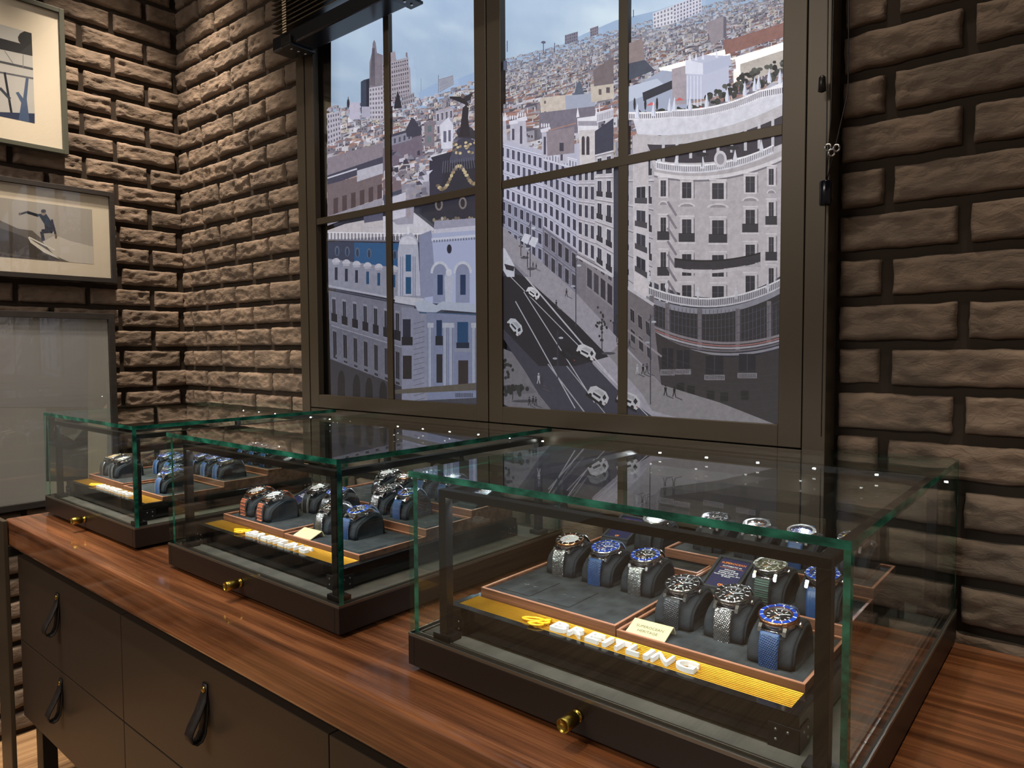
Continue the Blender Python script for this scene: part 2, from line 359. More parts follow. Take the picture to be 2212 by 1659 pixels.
# ------------------------------------------------------------------ window with the backlit city photograph
win = link('window_1', None, kind='structure', loc=(0, 0, 0))
YF = .262
def strip(name, x0, x1, z0, z1, y0=YF, y1=YF+.03, m='frame', par=win, b=.0012):
    return MB().box(x0, x1, y0, y1, z0, z1, 0, b).build(name, M[m], par)
strip('jamb', WX0, -1.6145, WZ0, WZ1, YF-.002, YF+.05); strip('jamb', -.2205, WX1, WZ0, WZ1, YF-.002, YF+.05)
strip('sill_panel', -1.6145, -.2205, WZ0, 1.1725, YF+.001, YF+.045)
strip('head_rail', -1.6145, -.2205, 2.415, WZ1, YF+.001, YF+.045)
strip('shadow_gap', -1.6145, -.2205, 1.1725, 2.415, YF+.040, YF+.044, 'frame_gap', b=0)
for (a, b_, s) in ((-1.6125, -.9195, 0), (-.9165, -.2225, 1)):
    xi0 = a+.0405; xi1 = b_-.0355 if s == 0 else b_-.0385
    mb = MB()
    mb.box(a, xi0, YF, YF+.018, 1.1755, 2.412, 0, .0012); mb.box(xi1, b_, YF, YF+.018, 1.1755, 2.412, 0, .0012)
    mb.box(xi0, xi1, YF, YF+.018, 1.1755, 1.2125, 0, .0012); mb.box(xi0, xi1, YF, YF+.018, 2.372, 2.412, 0, .0012)
    cas = mb.build('casement_frame', M['frame'], win)
    xm = -1.262 if s == 0 else -.567
    MB().box(xm-.0105, xm+.0105, YF+.003, YF+.016, 1.2125, 2.372, 0, .001).build('mullion', M['frame'], cas)
    MB().box(xi0, xi1, YF+.0025, YF+.0165, 1.6955, 1.7135, 0, .001).build('muntin', M['frame'], cas)
    MB().box(xi0, xi1, YF+.0175, YF+.0195, 1.2125, 2.372).build('glass_pane', M['winglass'], cas)

# ---- the photograph: flat shapes laid over each other on one print
class Print:
    """flat printed shapes in order of laying; each lies one micrometre over the last"""
    def __init__(s, mapf, to3, step=1e-6, clip=None): s.v = []; s.f = []; s.c = []; s.n = 0; s.map = mapf; s.to3 = to3; s.step = step; s.rnd = random.Random(5); s.clip = clip; s.tone = None
    def poly(s, pts, col, cols=None):
        k = len(s.v); s.n += 1
        pts = [s.map(p[0], p[1]) for p in pts]
        if s.clip:
            x0, y0, x1, y1 = s.clip
            if cols is None:
                for ax, lim, sg in ((0, x0, 1), (0, x1, -1), (1, y0, 1), (1, y1, -1)):
                    out = []
                    for i in range(len(pts)):
                        p, q = pts[i-1], pts[i]; a = (p[ax]-lim)*sg; b = (q[ax]-lim)*sg
                        if a >= 0 and b >= 0: out.append(q)
                        elif a >= 0 > b or a < 0 <= b:
                            t = a/(a-b); c = (p[0]+(q[0]-p[0])*t, p[1]+(q[1]-p[1])*t); out.append(c)
                            if b >= 0: out.append(q)
                    pts = out
                    if len(pts) < 3: return
        for p in pts: s.v.append(s.to3(p[0], p[1], s.n*s.step))
        s.f.append(list(range(k, k+len(pts))))
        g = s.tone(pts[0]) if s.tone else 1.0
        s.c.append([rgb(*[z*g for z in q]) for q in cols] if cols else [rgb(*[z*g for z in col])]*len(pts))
    def quad(s, a, b, c, d, col): s.poly([a, b, c, d], col)
    def rect(s, x0, y0, x1, y1, col): s.poly([(x0, y0), (x1, y0), (x1, y1), (x0, y1)], col)
    def line(s, p, q, w, col):
        dx, dy = q[0]-p[0], q[1]-p[1]; l = math.hypot(dx, dy) or 1; nx, ny = -dy/l*w/2, dx/l*w/2
        s.poly([(p[0]+nx, p[1]+ny), (q[0]+nx, q[1]+ny), (q[0]-nx, q[1]-ny), (p[0]-nx, p[1]-ny)], col)
    def ell(s, cx, cy, rx, ry, col, rot=0, n=16, a0=0, a1=360):
        c, sn = math.cos(R(rot)), math.sin(R(rot)); P = []
        for i in range(n):
            t = R(a0+(a1-a0)*i/(n if a1-a0 >= 360 else n-1)); x, y = rx*math.cos(t), -ry*math.sin(t)
            P.append((cx+x*c-y*sn, cy+x*sn+y*c))
        s.poly(P, col)
    def pline(s, P, w, col):
        for i in range(len(P)-1): s.line(P[i], P[i+1], w, col)
    def bil(s, Q, u, v):
        (a, b, c, d) = Q
        return (a[0]*(1-u)*(1-v)+b[0]*u*(1-v)+c[0]*u*v+d[0]*(1-u)*v, a[1]*(1-u)*(1-v)+b[1]*u*(1-v)+c[1]*u*v+d[1]*(1-u)*v)
    def sub(s, Q, u0, v0, u1, v1, col): s.poly([s.bil(Q, u0, v0), s.bil(Q, u1, v0), s.bil(Q, u1, v1), s.bil(Q, u0, v1)], col)
    def facade(s, Q, nx, ny, wall, win, fw=.45, fh=.6, trim=None, balc=None, jit=10, bands=True, arch=False, vpow=1.0, skip=.0):
        """Q = tl, tr, br, bl"""
        if wall: s.poly(list(Q), wall)
        r = s.rnd
        for j in range(ny):
            v0 = (j/ny)**vpow; v1 = ((j+1)/ny)**vpow; dv = v1-v0
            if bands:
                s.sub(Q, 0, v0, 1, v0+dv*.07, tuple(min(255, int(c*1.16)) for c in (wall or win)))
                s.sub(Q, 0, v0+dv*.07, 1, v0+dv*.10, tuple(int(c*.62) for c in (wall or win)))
            for i in range(nx):
                if skip and r.random() < skip: continue
                u0 = (i+.5-fw/2)/nx; u1 = (i+.5+fw/2)/nx; a = v0+dv*(.5-fh/2+.06); b = v0+dv*(.5+fh/2+.04)
                k = r.randint(-jit, jit)
                if trim: s.sub(Q, u0-.12*fw/nx, a-.06*dv, u1+.12*fw/nx, b+.03*dv, trim)
                s.sub(Q, u0, a, u1, b, tuple(max(0, min(255, c+k)) for c in win))
                if trim and (u1-u0) > 0:
                    s.sub(Q, (u0+u1)/2-.03/nx, a, (u0+u1)/2+.03/nx, b, tuple(int((c*2+w)/3) for c, w in zip(win, trim)))
                if balc: s.sub(Q, u0-.12/nx, b-.22*dv, u1+.12/nx, b+.02*dv, balc); s.sub(Q, u0-.14/nx, b+.02*dv, u1+.14/nx, b+.06*dv, trim or wall)
    def build(s, name, mat, parent=None, **k):
        me = bpy.data.meshes.new(name); me.from_pydata(s.v, [], s.f); me.materials.append(mat)
        ca = me.color_attributes.new('Col', 'FLOAT_COLOR', 'CORNER'); i = 0
        flat = [x for face in s.c for c in face for x in c]
        ca.data.foreach_set('color', flat)
        return link(name, me, parent, **k)
YP = .2945
def pmap(px, py):
    if px > 1353: px += (px-1353)*.045
    elif 842 < px < 1060: px += (px-842)*.07
    h = hit(px, py, 1, YP); return (h.x, h.z)
def pto3(a, b, o): return (a, YP-o, b)
def city(P):
    r = random.Random(11)
    def J(c, k=10): d = r.randint(-k, k); return tuple(max(0, min(255, x+d)) for x in c)
    def hz(x): # skyline height in the photo at column x
        return 258-(x-722)*.20-(max(0, x-1080)*.085)
    # sky, smoothly shaded with soft clouds
    sx, sy = 46, 26; X0, X1 = 715, 1700; Y0, Y1 = -150, 300
    def sky(x, y):
        w = fbm(Vector((x*.0042+y*.0016, y*.011-x*.0022, 3)), 5); w2 = fbm(Vector((x*.012, y*.03-x*.006, 8)), 3)
        t = (y-(-60))/330.0; a = max(0, min(1, t))
        b = (178-22*a, 198-22*a, 226-26*a); k = max(0, w)*34+w2*7+max(0, (x-950))*.022
        e = -16 if x < 735 else 0
        return tuple(max(0, min(255, q+k*f+e)) for q, f in zip(b, (1.15, 1.0, .6)))
    for j in range(sy):
        for i in range(sx):
            xa, xb = X0+(X1-X0)*i/sx, X0+(X1-X0)*(i+1)/sx; ya, yb = Y0+(Y1-Y0)*j/sy, Y0+(Y1-Y0)*(j+1)/sy
            P.n -= 1 if (i or j) else 0
            P.poly([(xa, ya), (xb, ya), (xb, yb), (xa, yb)], None, [sky(xa, ya), sky(xb, ya), sky(xb, yb), sky(xa, yb)])
    P.rect(715, 299, 1700, 960, (74, 74, 92))
    # distant mountains
    P.poly([(900, 200), (930, 182), (985, 168), (1030, 148), (1030, 260), (900, 260)], (150, 172, 206))
    P.poly([(1084, 135), (1150, 112), (1215, 96), (1260, 74), (1330, 44), (1420, 22), (1480, 0), (1700, -60), (1700, 200), (1084, 200)], (156, 178, 208))
    # ---------------- far city, rows of small houses from the skyline down
    def house(x, y, w, h, sl=-.2, far=0.0):
        walls = [(176, 172, 182), (150, 146, 160), (196, 194, 204), (128, 124, 138), (186, 176, 170), (112, 110, 126)]
        roofs = [(150, 112, 106), (128, 96, 94), (168, 138, 130), (110, 104, 116), (176, 176, 188), (86, 82, 98), (142, 118, 116)]
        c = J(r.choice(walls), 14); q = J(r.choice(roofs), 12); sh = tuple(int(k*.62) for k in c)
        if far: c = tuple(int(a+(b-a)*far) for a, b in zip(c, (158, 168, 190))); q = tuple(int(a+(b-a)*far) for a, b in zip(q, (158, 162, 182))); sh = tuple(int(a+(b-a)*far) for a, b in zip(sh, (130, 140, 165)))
        d = w*r.uniform(.3, .6); rh = h*r.uniform(.25, .5)
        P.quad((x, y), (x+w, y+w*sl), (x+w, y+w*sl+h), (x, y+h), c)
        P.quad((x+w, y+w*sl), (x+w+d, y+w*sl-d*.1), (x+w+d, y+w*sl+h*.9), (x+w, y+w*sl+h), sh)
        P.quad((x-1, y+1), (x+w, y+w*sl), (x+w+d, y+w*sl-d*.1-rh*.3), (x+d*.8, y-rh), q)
        if w > 9:
            for _ in range(int(w/5)):
                wx = x+w*r.uniform(.08, .8); wy = y+(wx-x)*sl+h*r.uniform(.15, .6)
                P.rect(wx, wy, wx+w*.09+1, wy+h*.2+1, tuple(int(k*.5) for k in c))
        if r.random() < .25: P.rect(x+w*.3, y-rh-h*.3, x+w*.3+2, y, J((190, 188, 196)))
    for row in range(30):
        t = row/29.0; depth = 4+t*250
        n = int(150-95*t)
        for i in range(n):
            x = 1084+(1706-1084)*(i+r.random())/n; y = 128-(x-1084)*.258-((x-1084)**2)*.00004+depth+r.uniform(-3, 3)
            if y > 330 or x < 1080: continue
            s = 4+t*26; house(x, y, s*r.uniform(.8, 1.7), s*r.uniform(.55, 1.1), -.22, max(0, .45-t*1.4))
    for row in range(16):
        t = row/15.0; n = int(50-22*t)
        for i in range(n):
            x = 716+(1034-716)*(i+r.random())/n; y = 238-(x-722)*.11-max(0, x-930)*.25+t*190+r.uniform(-4, 4)
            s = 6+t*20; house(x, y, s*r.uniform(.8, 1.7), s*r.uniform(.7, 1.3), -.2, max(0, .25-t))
    # towers on the skyline
    P.poly([(794, 182), (800, 178), (814, 174), (816, 245), (794, 250)], (52, 62, 82)); P.poly([(806, 178), (814, 175), (816, 245), (806, 247)], (30, 36, 52))
    P.poly([(812, 250), (813, 140), (818, 120), (820, 98), (823, 92), (826, 98), (829, 120), (842, 125), (843, 262)], (120, 114, 126))
    P.facade([(812, 195), (842, 190), (843, 262), (812, 262)], 5, 7, (176, 172, 186), (104, 98, 112), .5, .5)
    for k in range(9): P.line((814+k*1.3, 190), (819+k*.6, 110), .8, (84, 80, 92))
    Q = [(841, 143), (893, 130), (896, 214), (842, 225)]
    P.poly([(848, 142), (850, 122), (866, 117), (869, 136)], (150, 142, 152)); P.poly([(888, 128), (888, 120), (891, 119), (892, 132)], (120, 114, 126))
    P.poly([(841, 143), (893, 130), (894, 150), (897, 152), (899, 214), (842, 225)], (152, 146, 158))
    P.facade(Q, 12, 9, None, (62, 58, 74), .42, .55, bands=False)
    for k in range(6): P.line((841, 146+k*13), (894, 133+k*13), 1, (182, 176, 186))
    P.facade([(954, 177), (984, 168), (986, 188), (955, 206)], 1, 9, (176, 178, 190), (88, 96, 120), .96, .5, bands=False)
    P.line((954, 168), (954, 206), 1, (96, 96, 112)); P.line((919, 175), (919, 203), .8, (120, 130, 150))
    P.ell(767, 228, 3, 10, (40, 40, 56)); P.line((767, 214), (767, 240), 1.4, (40, 40, 56))
    P.rect(770, 226, 792, 262, (174, 170, 190)); P.rect(796, 235, 815, 258, (160, 158, 178))
    P.facade([(722, 250), (748, 246), (752, 305), (722, 318)], 5, 6, (168, 164, 178), (70, 68, 84), .4, .5)
    P.poly([(866, 225), (872, 200), (878, 225), (880, 238), (864, 240)], (34, 34, 48))
    P.rect(846, 224, 862, 234, (186, 178, 200)); P.facade([(880, 214), (905, 205), (906, 226), (880, 234)], 6, 2, (150, 146, 158), (80, 78, 92))
    for (x, y, h) in ((1110, 95, 24), (1188, 96, 26), (1212, 100, 20), (1180, 122, 14), (1380, 30, 16)): P.line((x, y), (x, y+h), 1.6, (70, 74, 96))
    P.ell(1188, 99, 5, 3, (92, 94, 116)); P.facade([(1234, 84), (1262, 76), (1262, 96), (1234, 104)], 6, 3, (120, 118, 136), (84, 86, 106)); P.facade([(1288, 70), (1306, 64), (1306, 82), (1289, 88)], 4, 3, (124, 118, 130), (84, 86, 106))
    P.rect(1086, 138, 1110, 158, (76, 82, 100))
    P.facade([(1462, 20), (1520, 0), (1520, 36), (1462, 60)], 9, 5, (196, 196, 212), (110, 114, 136)); P.facade([(1420, 38), (1462, 22), (1462, 60), (1421, 70)], 6, 4, (206, 206, 218), (120, 122, 142))
    # ---------------- middle-left rooftops
    P.poly([(722, 345), (800, 322), (842, 312), (842, 345), (722, 382)], (126, 118, 130)); P.poly([(722, 382), (842, 342), (842, 362), (722, 405)], (60, 60, 80))
    P.poly([(722, 402), (786, 385), (840, 366), (840, 430), (722, 470)], (104, 92, 98)); 
    for x in range(735, 840, 19): P.poly([(x, 432-(x-735)*.3), (x+10, 429-(x-735)*.3), (x+10, 470), (x, 472)], (72, 58, 64))
    P.poly([(786, 372), (842, 356), (842, 378), (786, 396)], (168, 166, 180)); P.line((722, 388), (786, 368), 3, (186, 186, 200))
    P.poly([(842, 322), (920, 293), (922, 340), (842, 372)], (106, 96, 112)); P.poly([(842, 300), (920, 276), (920, 295), (842, 324)], (60, 60, 78))
    P.facade([(842, 306), (900, 288), (900, 306), (842, 324)], 6, 1, (128, 128, 146), (70, 70, 88), .4, .6)
    P.poly([(888, 285), (900, 258), (906, 262), (918, 285), (917, 298), (890, 300)], (56, 56, 74))
    P.poly([(925, 270), (945, 266), (946, 320), (927, 322)], (120, 112, 124)); P.facade([(928, 272), (944, 268), (944, 314), (929, 318)], 1, 2, None, (96, 110, 118), .5, .6, bands=False)
    P.poly([(948, 245), (984, 236), (984, 290), (950, 298)], (160, 156, 172)); P.facade([(948, 245), (984, 236), (984, 290), (950, 298)], 4, 2, None, (70, 66, 84), .45, .6, trim=(200, 198, 210), arch=True, bands=False)
    P.poly([(957, 275), (974, 258), (984, 276), (982, 325), (960, 326)], (196, 196, 212)); P.rect(964, 288, 970, 312, (96, 96, 118)); P.rect(974, 286, 979, 310, (96, 96, 118))
    P.poly([(936, 345), (985, 330), (990, 430), (935, 432)], (44, 44, 62)); P.poly([(912, 375), (935, 372), (935, 435), (912, 436)], (180, 178, 194))
    P.poly([(842, 392), (878, 380), (880, 420), (842, 436)], (112, 98, 106)); P.poly([(842, 425), (880, 412), (902, 420), (900, 440), (845, 452)], (66, 70, 90))
    P.poly([(880, 402), (936, 395), (936, 440), (880, 448)], (140, 136, 152))
    for _ in range(60):
        x = r.uniform(845, 935); y = r.uniform(330, 440); P.quad((x, y), (x+r.uniform(4, 14), y-3), (x+r.uniform(4, 14), y+r.uniform(3, 9)), (x, y+r.uniform(3, 9)), J(r.choice([(186, 184, 200), (120, 118, 136), (60, 58, 76), (150, 142, 150)]), 12))
    P.poly([(722, 470), (842, 430), (842, 445), (722, 490)], (150, 146, 160))
    # ---------------- ornate dome with the winged figure, right of the left casement
    P.poly([(950, 470), (962, 380), (975, 345), (985, 320), (998, 305), (1012, 305), (1030, 325), (1030, 500), (948, 500)], (42, 42, 58))
    P.poly([(976, 348), (985, 322), (1030, 318), (1030, 350), (978, 356)], (66, 68, 88)); P.poly([(985, 322), (994, 306), (1012, 300), (1026, 308), (1030, 322)], (58, 58, 76))
    P.ell(1008, 290, 18, 13, (52, 50, 66)); P.poly([(994, 302), (992, 292), (1030, 286), (1030, 305)], (46, 44, 56))
    gold = (150, 132, 106); gl2 = (188, 172, 140)
    for k in range(26):
        t = k/25.0; P.ell(953+t*76, 392+22*math.sin(t*math.pi*2.4+.6)-t*14, 3.4, 4.6, r.choice([gold, gl2, (112, 98, 84)]), r.uniform(0, 90), 7)
    for k in range(22): P.ell(984+r.uniform(0, 44), 312+r.uniform(0, 26), 2.8, 3.4, r.choice([gold, gl2, (104, 92, 80)]), r.uniform(0, 90), 7)
    for k in range(14): P.line((962+k*5, 378-k*.9), (964+k*4.6, 352-k*.7), 1.1, (96, 98, 116))
    P.poly([(996, 300), (1001, 258), (1003, 238), (1010, 232), (1015, 240), (1014, 262), (1018, 300)], (38, 34, 44))
    P.poly([(976, 214), (1004, 214), (1012, 224), (1016, 236), (1001, 228), (978, 218)], (34, 32, 42)); P.ell(1003, 213, 4, 5, (96, 84, 84)); P.poly([(1006, 214), (1024, 206), (1018, 222), (1008, 226)], (44, 40, 50))
    for (x, y) in ((955, 445), (1003, 442)):
        P.ell(x, y, 8, 13, (120, 112, 112)); P.ell(x, y, 4.5, 9, (44, 40, 50))
    for k in range(16): P.ell(945+k*5.5, 478+4*math.sin(k*1.3), 3, 4.5, r.choice([(170, 162, 158), (116, 106, 98), (140, 128, 110)]), 0, 7)
    P.poly([(946, 480), (1030, 474), (1030, 506), (944, 506)], (150, 150, 172)); P.poly([(944, 498), (1030, 490), (1030, 512), (942, 512)], (190, 190, 210))
    # ---------------- big white corner building, lower left casement
    P.poly([(722, 500), (760, 486), (842, 470), (935, 492), (945, 508), (722, 520)], (188, 182, 188)); P.poly([(842, 470), (905, 462), (945, 496), (940, 508), (842, 505)], (196, 194, 206))
    P.poly([(850, 442), (905, 446), (903, 486), (870, 488), (850, 470)], (150, 148, 166)); P.poly([(858, 430), (888, 418), (888, 470), (860, 478)], (190, 188, 204)); P.rect(890, 446, 898, 474, (150, 140, 150))
    P.pline([(793, 484), (800, 493), (828, 495), (842, 490)], 1, (170, 170, 184)); P.poly([(800, 470), (842, 462), (842, 478), (802, 484)], (84, 84, 106))
    for k in range(58): P.rect(722+k*3.7, 505+k*.05, 724.4+k*3.7, 519+k*.05, (212, 210, 222) if k % 2 else (120, 118, 134))
    P.line((722, 504), (938, 508), 2, (224, 222, 232)); P.line((722, 520), (938, 524), 3, (120, 118, 136))
    P.poly([(722, 524), (938, 528), (938, 590), (722, 572)], (54, 62, 86)); P.poly([(780, 526), (880, 528), (880, 586), (780, 578)], (38, 82, 128))
    for (x, y) in ((743, 544), (765, 545), (787, 547), (812, 549), (866, 552)):
        P.ell(x, y, 5, 11, (96, 106, 130), 0, 12); P.ell(x, y+1, 3, 9, (40, 60, 90), 0, 12)
    Q = [(722, 560), (938, 590), (938, 660), (722, 622)]
    P.poly(Q, (142, 144, 164))
    for (x, y, c) in ((741, 568, (150, 152, 170)), (763, 571, 0), (785, 574, 0), (809, 577, 0), (833, 580, 0), (864, 584, 0)):
        P.ell(x, y, 9, 9, (196, 196, 212), 0, 12, 0, 180); P.rect(x-7, y, x+7, y+5, (176, 176, 194)); P.rect(x-3, y+11, x+3, y+38, (40, 46, 68) if x < 800 else (26, 72, 116)); P.rect(x-6, y+40, x+7, y+49, (156, 158, 178))
    P.line((722, 618), (905, 654), 4, (184, 186, 206)); P.line((722, 624), (905, 661), 2, (92, 94, 116))
    Q = [(724, 628), (905, 664), (905, 755), (726, 700)]
    P.facade(Q, 8, 1, (134, 136, 158), (40, 42, 60), .32, .66, trim=(158, 160, 180), balc=(34, 34, 48), bands=False)
    Q = [(726, 700), (905, 755), (905, 850), (728, 775)]
    P.facade(Q, 8, 1, (122, 124, 146), (40, 40, 56), .34, .78, trim=(142, 144, 162), bands=False)
    P.line((740, 768), (905, 835), 6, (140, 142, 162)); P.line((730, 703), (905, 758), 2.5, (170, 172, 190))
    Q = [(728, 775), (905, 845), (905, 890), (730, 870)]
    P.poly(Q, (72, 70, 84)); 
    for x in (752, 785, 812, 842): P.ell(x, 850-(850-x)*.25, 8, 26, (34, 32, 42), 0, 14); P.rect(x-8, 850-(850-x)*.25, x+8, 885, (34, 32, 42))
    for k in range(8): P.line((905, 766+k*11), (930, 770+k*11), 1, (92, 94, 112))
    # corner bay and turret
    P.poly([(872, 545), (876, 520), (884, 508), (900, 505), (912, 520), (914, 548), (918, 640), (872, 640)], (176, 178, 198))
    P.ell(893, 530, 18, 18, (206, 206, 222), 0, 14, 0, 180); P.ell(893, 500, 3, 9, (220, 220, 232)); P.rect(888, 552, 899, 588, (24, 78, 122)); P.rect(888, 600, 899, 636, (24, 78, 122))
    for x in (878, 882, 903, 907): P.line((x, 556), (x, 640), 1.6, (120, 128, 156))
    P.poly([(866, 640), (925, 646), (925, 664), (866, 654)], (206, 208, 224)); P.line((866, 656), (925, 666), 2, (88, 92, 116))
    P.poly([(880, 664), (930, 670), (934, 880), (880, 862)], (150, 154, 180)); P.rect(882, 690, 898, 745, (36, 42, 66)); P.rect(880, 728, 902, 746, (28, 30, 44)); P.rect(882, 768, 900, 818, (44, 40, 50))
    for k in range(16): P.line((904, 700+k*11), (926, 694+k*11), 1, (104, 108, 134))
    # round tower; the pane's blue glow reflection is partly painted into these colours
    Q = [(928, 508), (1030, 500), (1030, 660), (926, 655)]
    P.poly(Q, (160, 168, 200)); P.poly([(915, 510), (940, 500), (950, 640), (918, 645)], (128, 134, 164))
    P.line((940, 520), (1030, 512), 6, (196, 200, 220)); 
    for k in range(16): P.rect(944+k*5.4, 521-k*.4, 947+k*5.4, 526-k*.4, (112, 116, 140))
    P.ell(976, 540, 5, 10, (44, 50, 76)); P.ell(976, 540, 3, 8, (26, 30, 50))
    for x in (957, 1003):
        P.ell(x, 592, 19, 26, (206, 210, 228), 0, 18, 0, 180); P.ell(x, 592, 14, 20, (140, 148, 180), 0, 18, 0, 180)
        P.rect(x-14, 592, x+14, 655, (142, 150, 184)); P.rect(x-5, 595, x+6, 638, (28, 54, 96))
    P.poly([(966, 600), (974, 580), (984, 602), (980, 656), (968, 656)], (190, 196, 218)); P.ell(975, 590, 6, 8, (214, 218, 234))
    P.poly([(905, 655), (925, 648), (950, 660), (962, 652), (1030, 658), (1030, 676), (960, 670), (945, 678), (912, 672)], (190, 200, 224)); P.line((915, 676), (1030, 680), 3, (60, 92, 132))
    P.poly([(930, 676), (1030, 682), (1030, 880), (932, 868)], (138, 148, 184))
    for x in (938, 968, 980, 1026): P.rect(x-4, 706, x+4, 842, (186, 194, 220)); P.rect(x-6, 698, x+6, 708, (204, 210, 230)); P.line((x+2.5, 708), (x+2.5, 842), 1.5, (110, 120, 156))
    P.rect(950, 692, 961, 745, (20, 56, 100)); P.rect(992, 696, 1014, 752, (26, 78, 128)); P.rect(948, 726, 963, 746, (24, 34, 56)); P.rect(990, 740, 1016, 752, (24, 44, 76))
    P.rect(986, 752, 1020, 760, (168, 176, 202)); P.rect(950, 765, 962, 826, (40, 40, 52)); P.rect(994, 778, 1014, 842, (56, 48, 52))
    for k in range(18): P.rect(988+k*2, 848, 989+k*2, 857, (40, 42, 56))
    P.poly([(842, 868), (1030, 858), (1030, 885), (842, 885)], (84, 86, 104)); P.poly([(858, 842), (1030, 826), (1030, 842), (860, 850)], (120, 112, 104))
    P.poly([(722, 868), (842, 860), (842, 880), (722, 880)], (44, 44, 54))
    for c, m_ in (((905, 700), 46), ((1000, 560), 40)): pass
    # ---------------- right casement: terrace of far facades on the avenue's far side
    for row in range(9):
        t = row/8.0; n = int(26-10*t)
        for i in range(n):
            x = 1084+(1500-1084)*(i+r.random())/n; y = 235-(x-1084)*.16+t*66+r.uniform(-4, 4); s = 14+t*12
            house(x, y, s*r.uniform(.9, 1.8), s*r.uniform(.7, 1.3), -.2)
    P.poly([(1182, 218), (1236, 212), (1240, 258), (1184, 262)], (190, 180, 172)); P.facade([(1185, 216), (1200, 214), (1200, 258), (1186, 262)], 1, 2, None, (110, 102, 104), .3, .3, bands=False)
    P.poly([(1256, 208), (1262, 186), (1268, 182), (1276, 206), (1278, 222), (1250, 224)], (82, 92, 112)); P.poly([(1236, 214), (1300, 208), (1300, 250), (1238, 262)], (150, 156, 176))
    P.poly([(1290, 190), (1340, 184), (1340, 220), (1292, 228)], (188, 178, 168)); P.rect(1308, 200, 1314, 212, (90, 80, 84)); P.rect(1324, 196, 1332, 208, (84, 78, 86))
    P.poly([(1296, 160), (1340, 130), (1340, 188), (1298, 194)], (110, 100, 106)); P.poly([(1180, 250), (1300, 236), (1300, 290), (1180, 300)], (112, 106, 122))
    # left receding row (white ornate fronts), narrowing into the distance at left
    rows = [  # quads tl,tr,br,bl  with (cols, rows)
        ([(1084, 312), (1188, 340), (1188, 470), (1084, 425)], 9, 4, (168, 168, 188), (58, 58, 82)),
        ([(1084, 425), (1188, 470), (1188, 570), (1084, 505)], 8, 3, (140, 142, 164), (48, 48, 70)),
        ([(1188, 345), (1262, 365), (1262, 545), (1188, 492)], 6, 5, (166, 166, 186), (44, 44, 66)),
        ([(1188, 492), (1262, 545), (1262, 636), (1188, 578)], 5, 2, (120, 118, 136), (46, 44, 60)),
        ([(1262, 362), (1340, 350), (1340, 590), (1262, 548)], 6, 5, (176, 172, 184), (40, 42, 62)),
        ([(1262, 548), (1340, 592), (1340, 700), (1262, 640)], 5, 2, (140, 134, 144), (56, 54, 68))]
    P.poly([(1084, 300), (1188, 330), (1340, 300), (1340, 372), (1084, 360)], (170, 170, 190))
    for (Q, a, b, w, k) in rows: P.facade(Q, a, b, w, k, .5, .68, trim=tuple(min(255, c+30) for c in w), jit=14, vpow=1.0)
    P.facade([(1188, 330), (1262, 350), (1262, 372), (1188, 350)], 12, 1, (196, 196, 212), (130, 130, 150), .5, .6)
    for (x, y, h) in ((1092, 262, 50), (1118, 268, 46), (1135, 262, 60), (1186, 285, 60), (1222, 300, 58)):
        P.poly([(x, y), (x+16, y-3), (x+20, y+h), (x, y+h)], (176, 174, 190)); P.rect(x+4, y+16, x+9, y+h-6, (70, 66, 86)); P.poly([(x-3, y), (x+18, y-5), (x+20, y+4), (x-2, y+7)], (206, 204, 218))
        for k in range(4): P.ell(x+k*5, y-8, 1.6, 5, (214, 212, 224), 0, 8)
    P.poly([(1196, 290), (1256, 280), (1256, 336), (1198, 342)], (132, 122, 132)); P.rect(1224, 314, 1233, 332, (60, 58, 76)); P.line((1200, 288), (1260, 272), 3, (150, 120, 116))
    # belvedere towers
    for (x, y, s) in ((1262, 262, 1.0), (1386, 258, 1.1)):
        P.poly([(x, y), (x+44*s, y-6), (x+46*s, y+26*s), (x+2, y+32*s)], (214, 212, 222)); P.rect(x+2, y+6, x+44*s, y+16*s, (150, 146, 160))
        P.poly([(x+4, y+26*s), (x+42*s, y+24*s), (x+42*s, y+100*s), (x+6, y+106*s)], (196, 190, 194))
        for k in (0, 1): P.ell(x+(13+k*10)*s, y+44*s, 3.4*s, 6*s, (60, 54, 66), 0, 12, 0, 180); P.rect(x+(9.6+k*10)*s, y+44*s, x+(16.4+k*10)*s, y+78*s, (60, 54, 66))
        for k in range(2): P.poly([(x+k*40*s-2, y-2), (x+k*40*s+1, y-24*s), (x+k*40*s+5, y-3)], (222, 220, 230))
    P.poly([(1300, 290), (1340, 262), (1340, 340), (1300, 350)], (54, 56, 76)); P.facade([(1304, 250), (1340, 240), (1340, 262), (1304, 272)], 10, 1, (206, 204, 216), (150, 148, 162), .5, .7)
    P.facade([(1300, 340), (1340, 330), (1340, 600), (1300, 570)], 2, 5, (178, 174, 182), (40, 42, 62), .42, .7, trim=(208, 206, 216), balc=(46, 46, 60))
    # roof gardens of the corner building
    P.poly([(1353, 215), (1440, 160), (1500, 168), (1500, 250), (1353, 262)], (150, 158, 180)); P.poly([(1353, 200), (1430, 178), (1450, 196), (1360, 232)], (176, 184, 204))
    P.poly([(1400, 208), (1470, 178), (1470, 196), (1402, 226)], (40, 42, 58)); P.poly([(1353, 110), (1400, 92), (1405, 140), (1353, 150)], (136, 122, 124)); P.poly([(1353, 150), (1405, 138), (1425, 160), (1353, 190)], (66, 72, 90))
    P.poly([(1460, 158), (1490, 150), (1490, 232), (1462, 236)], (160, 150, 160)); P.poly([(1530, 60), (1566, 46), (1568, 92), (1542, 108)], (140, 132, 142)); P.poly([(1566, 46), (1572, 48), (1572, 96), (1566, 92)], (96, 94, 110))
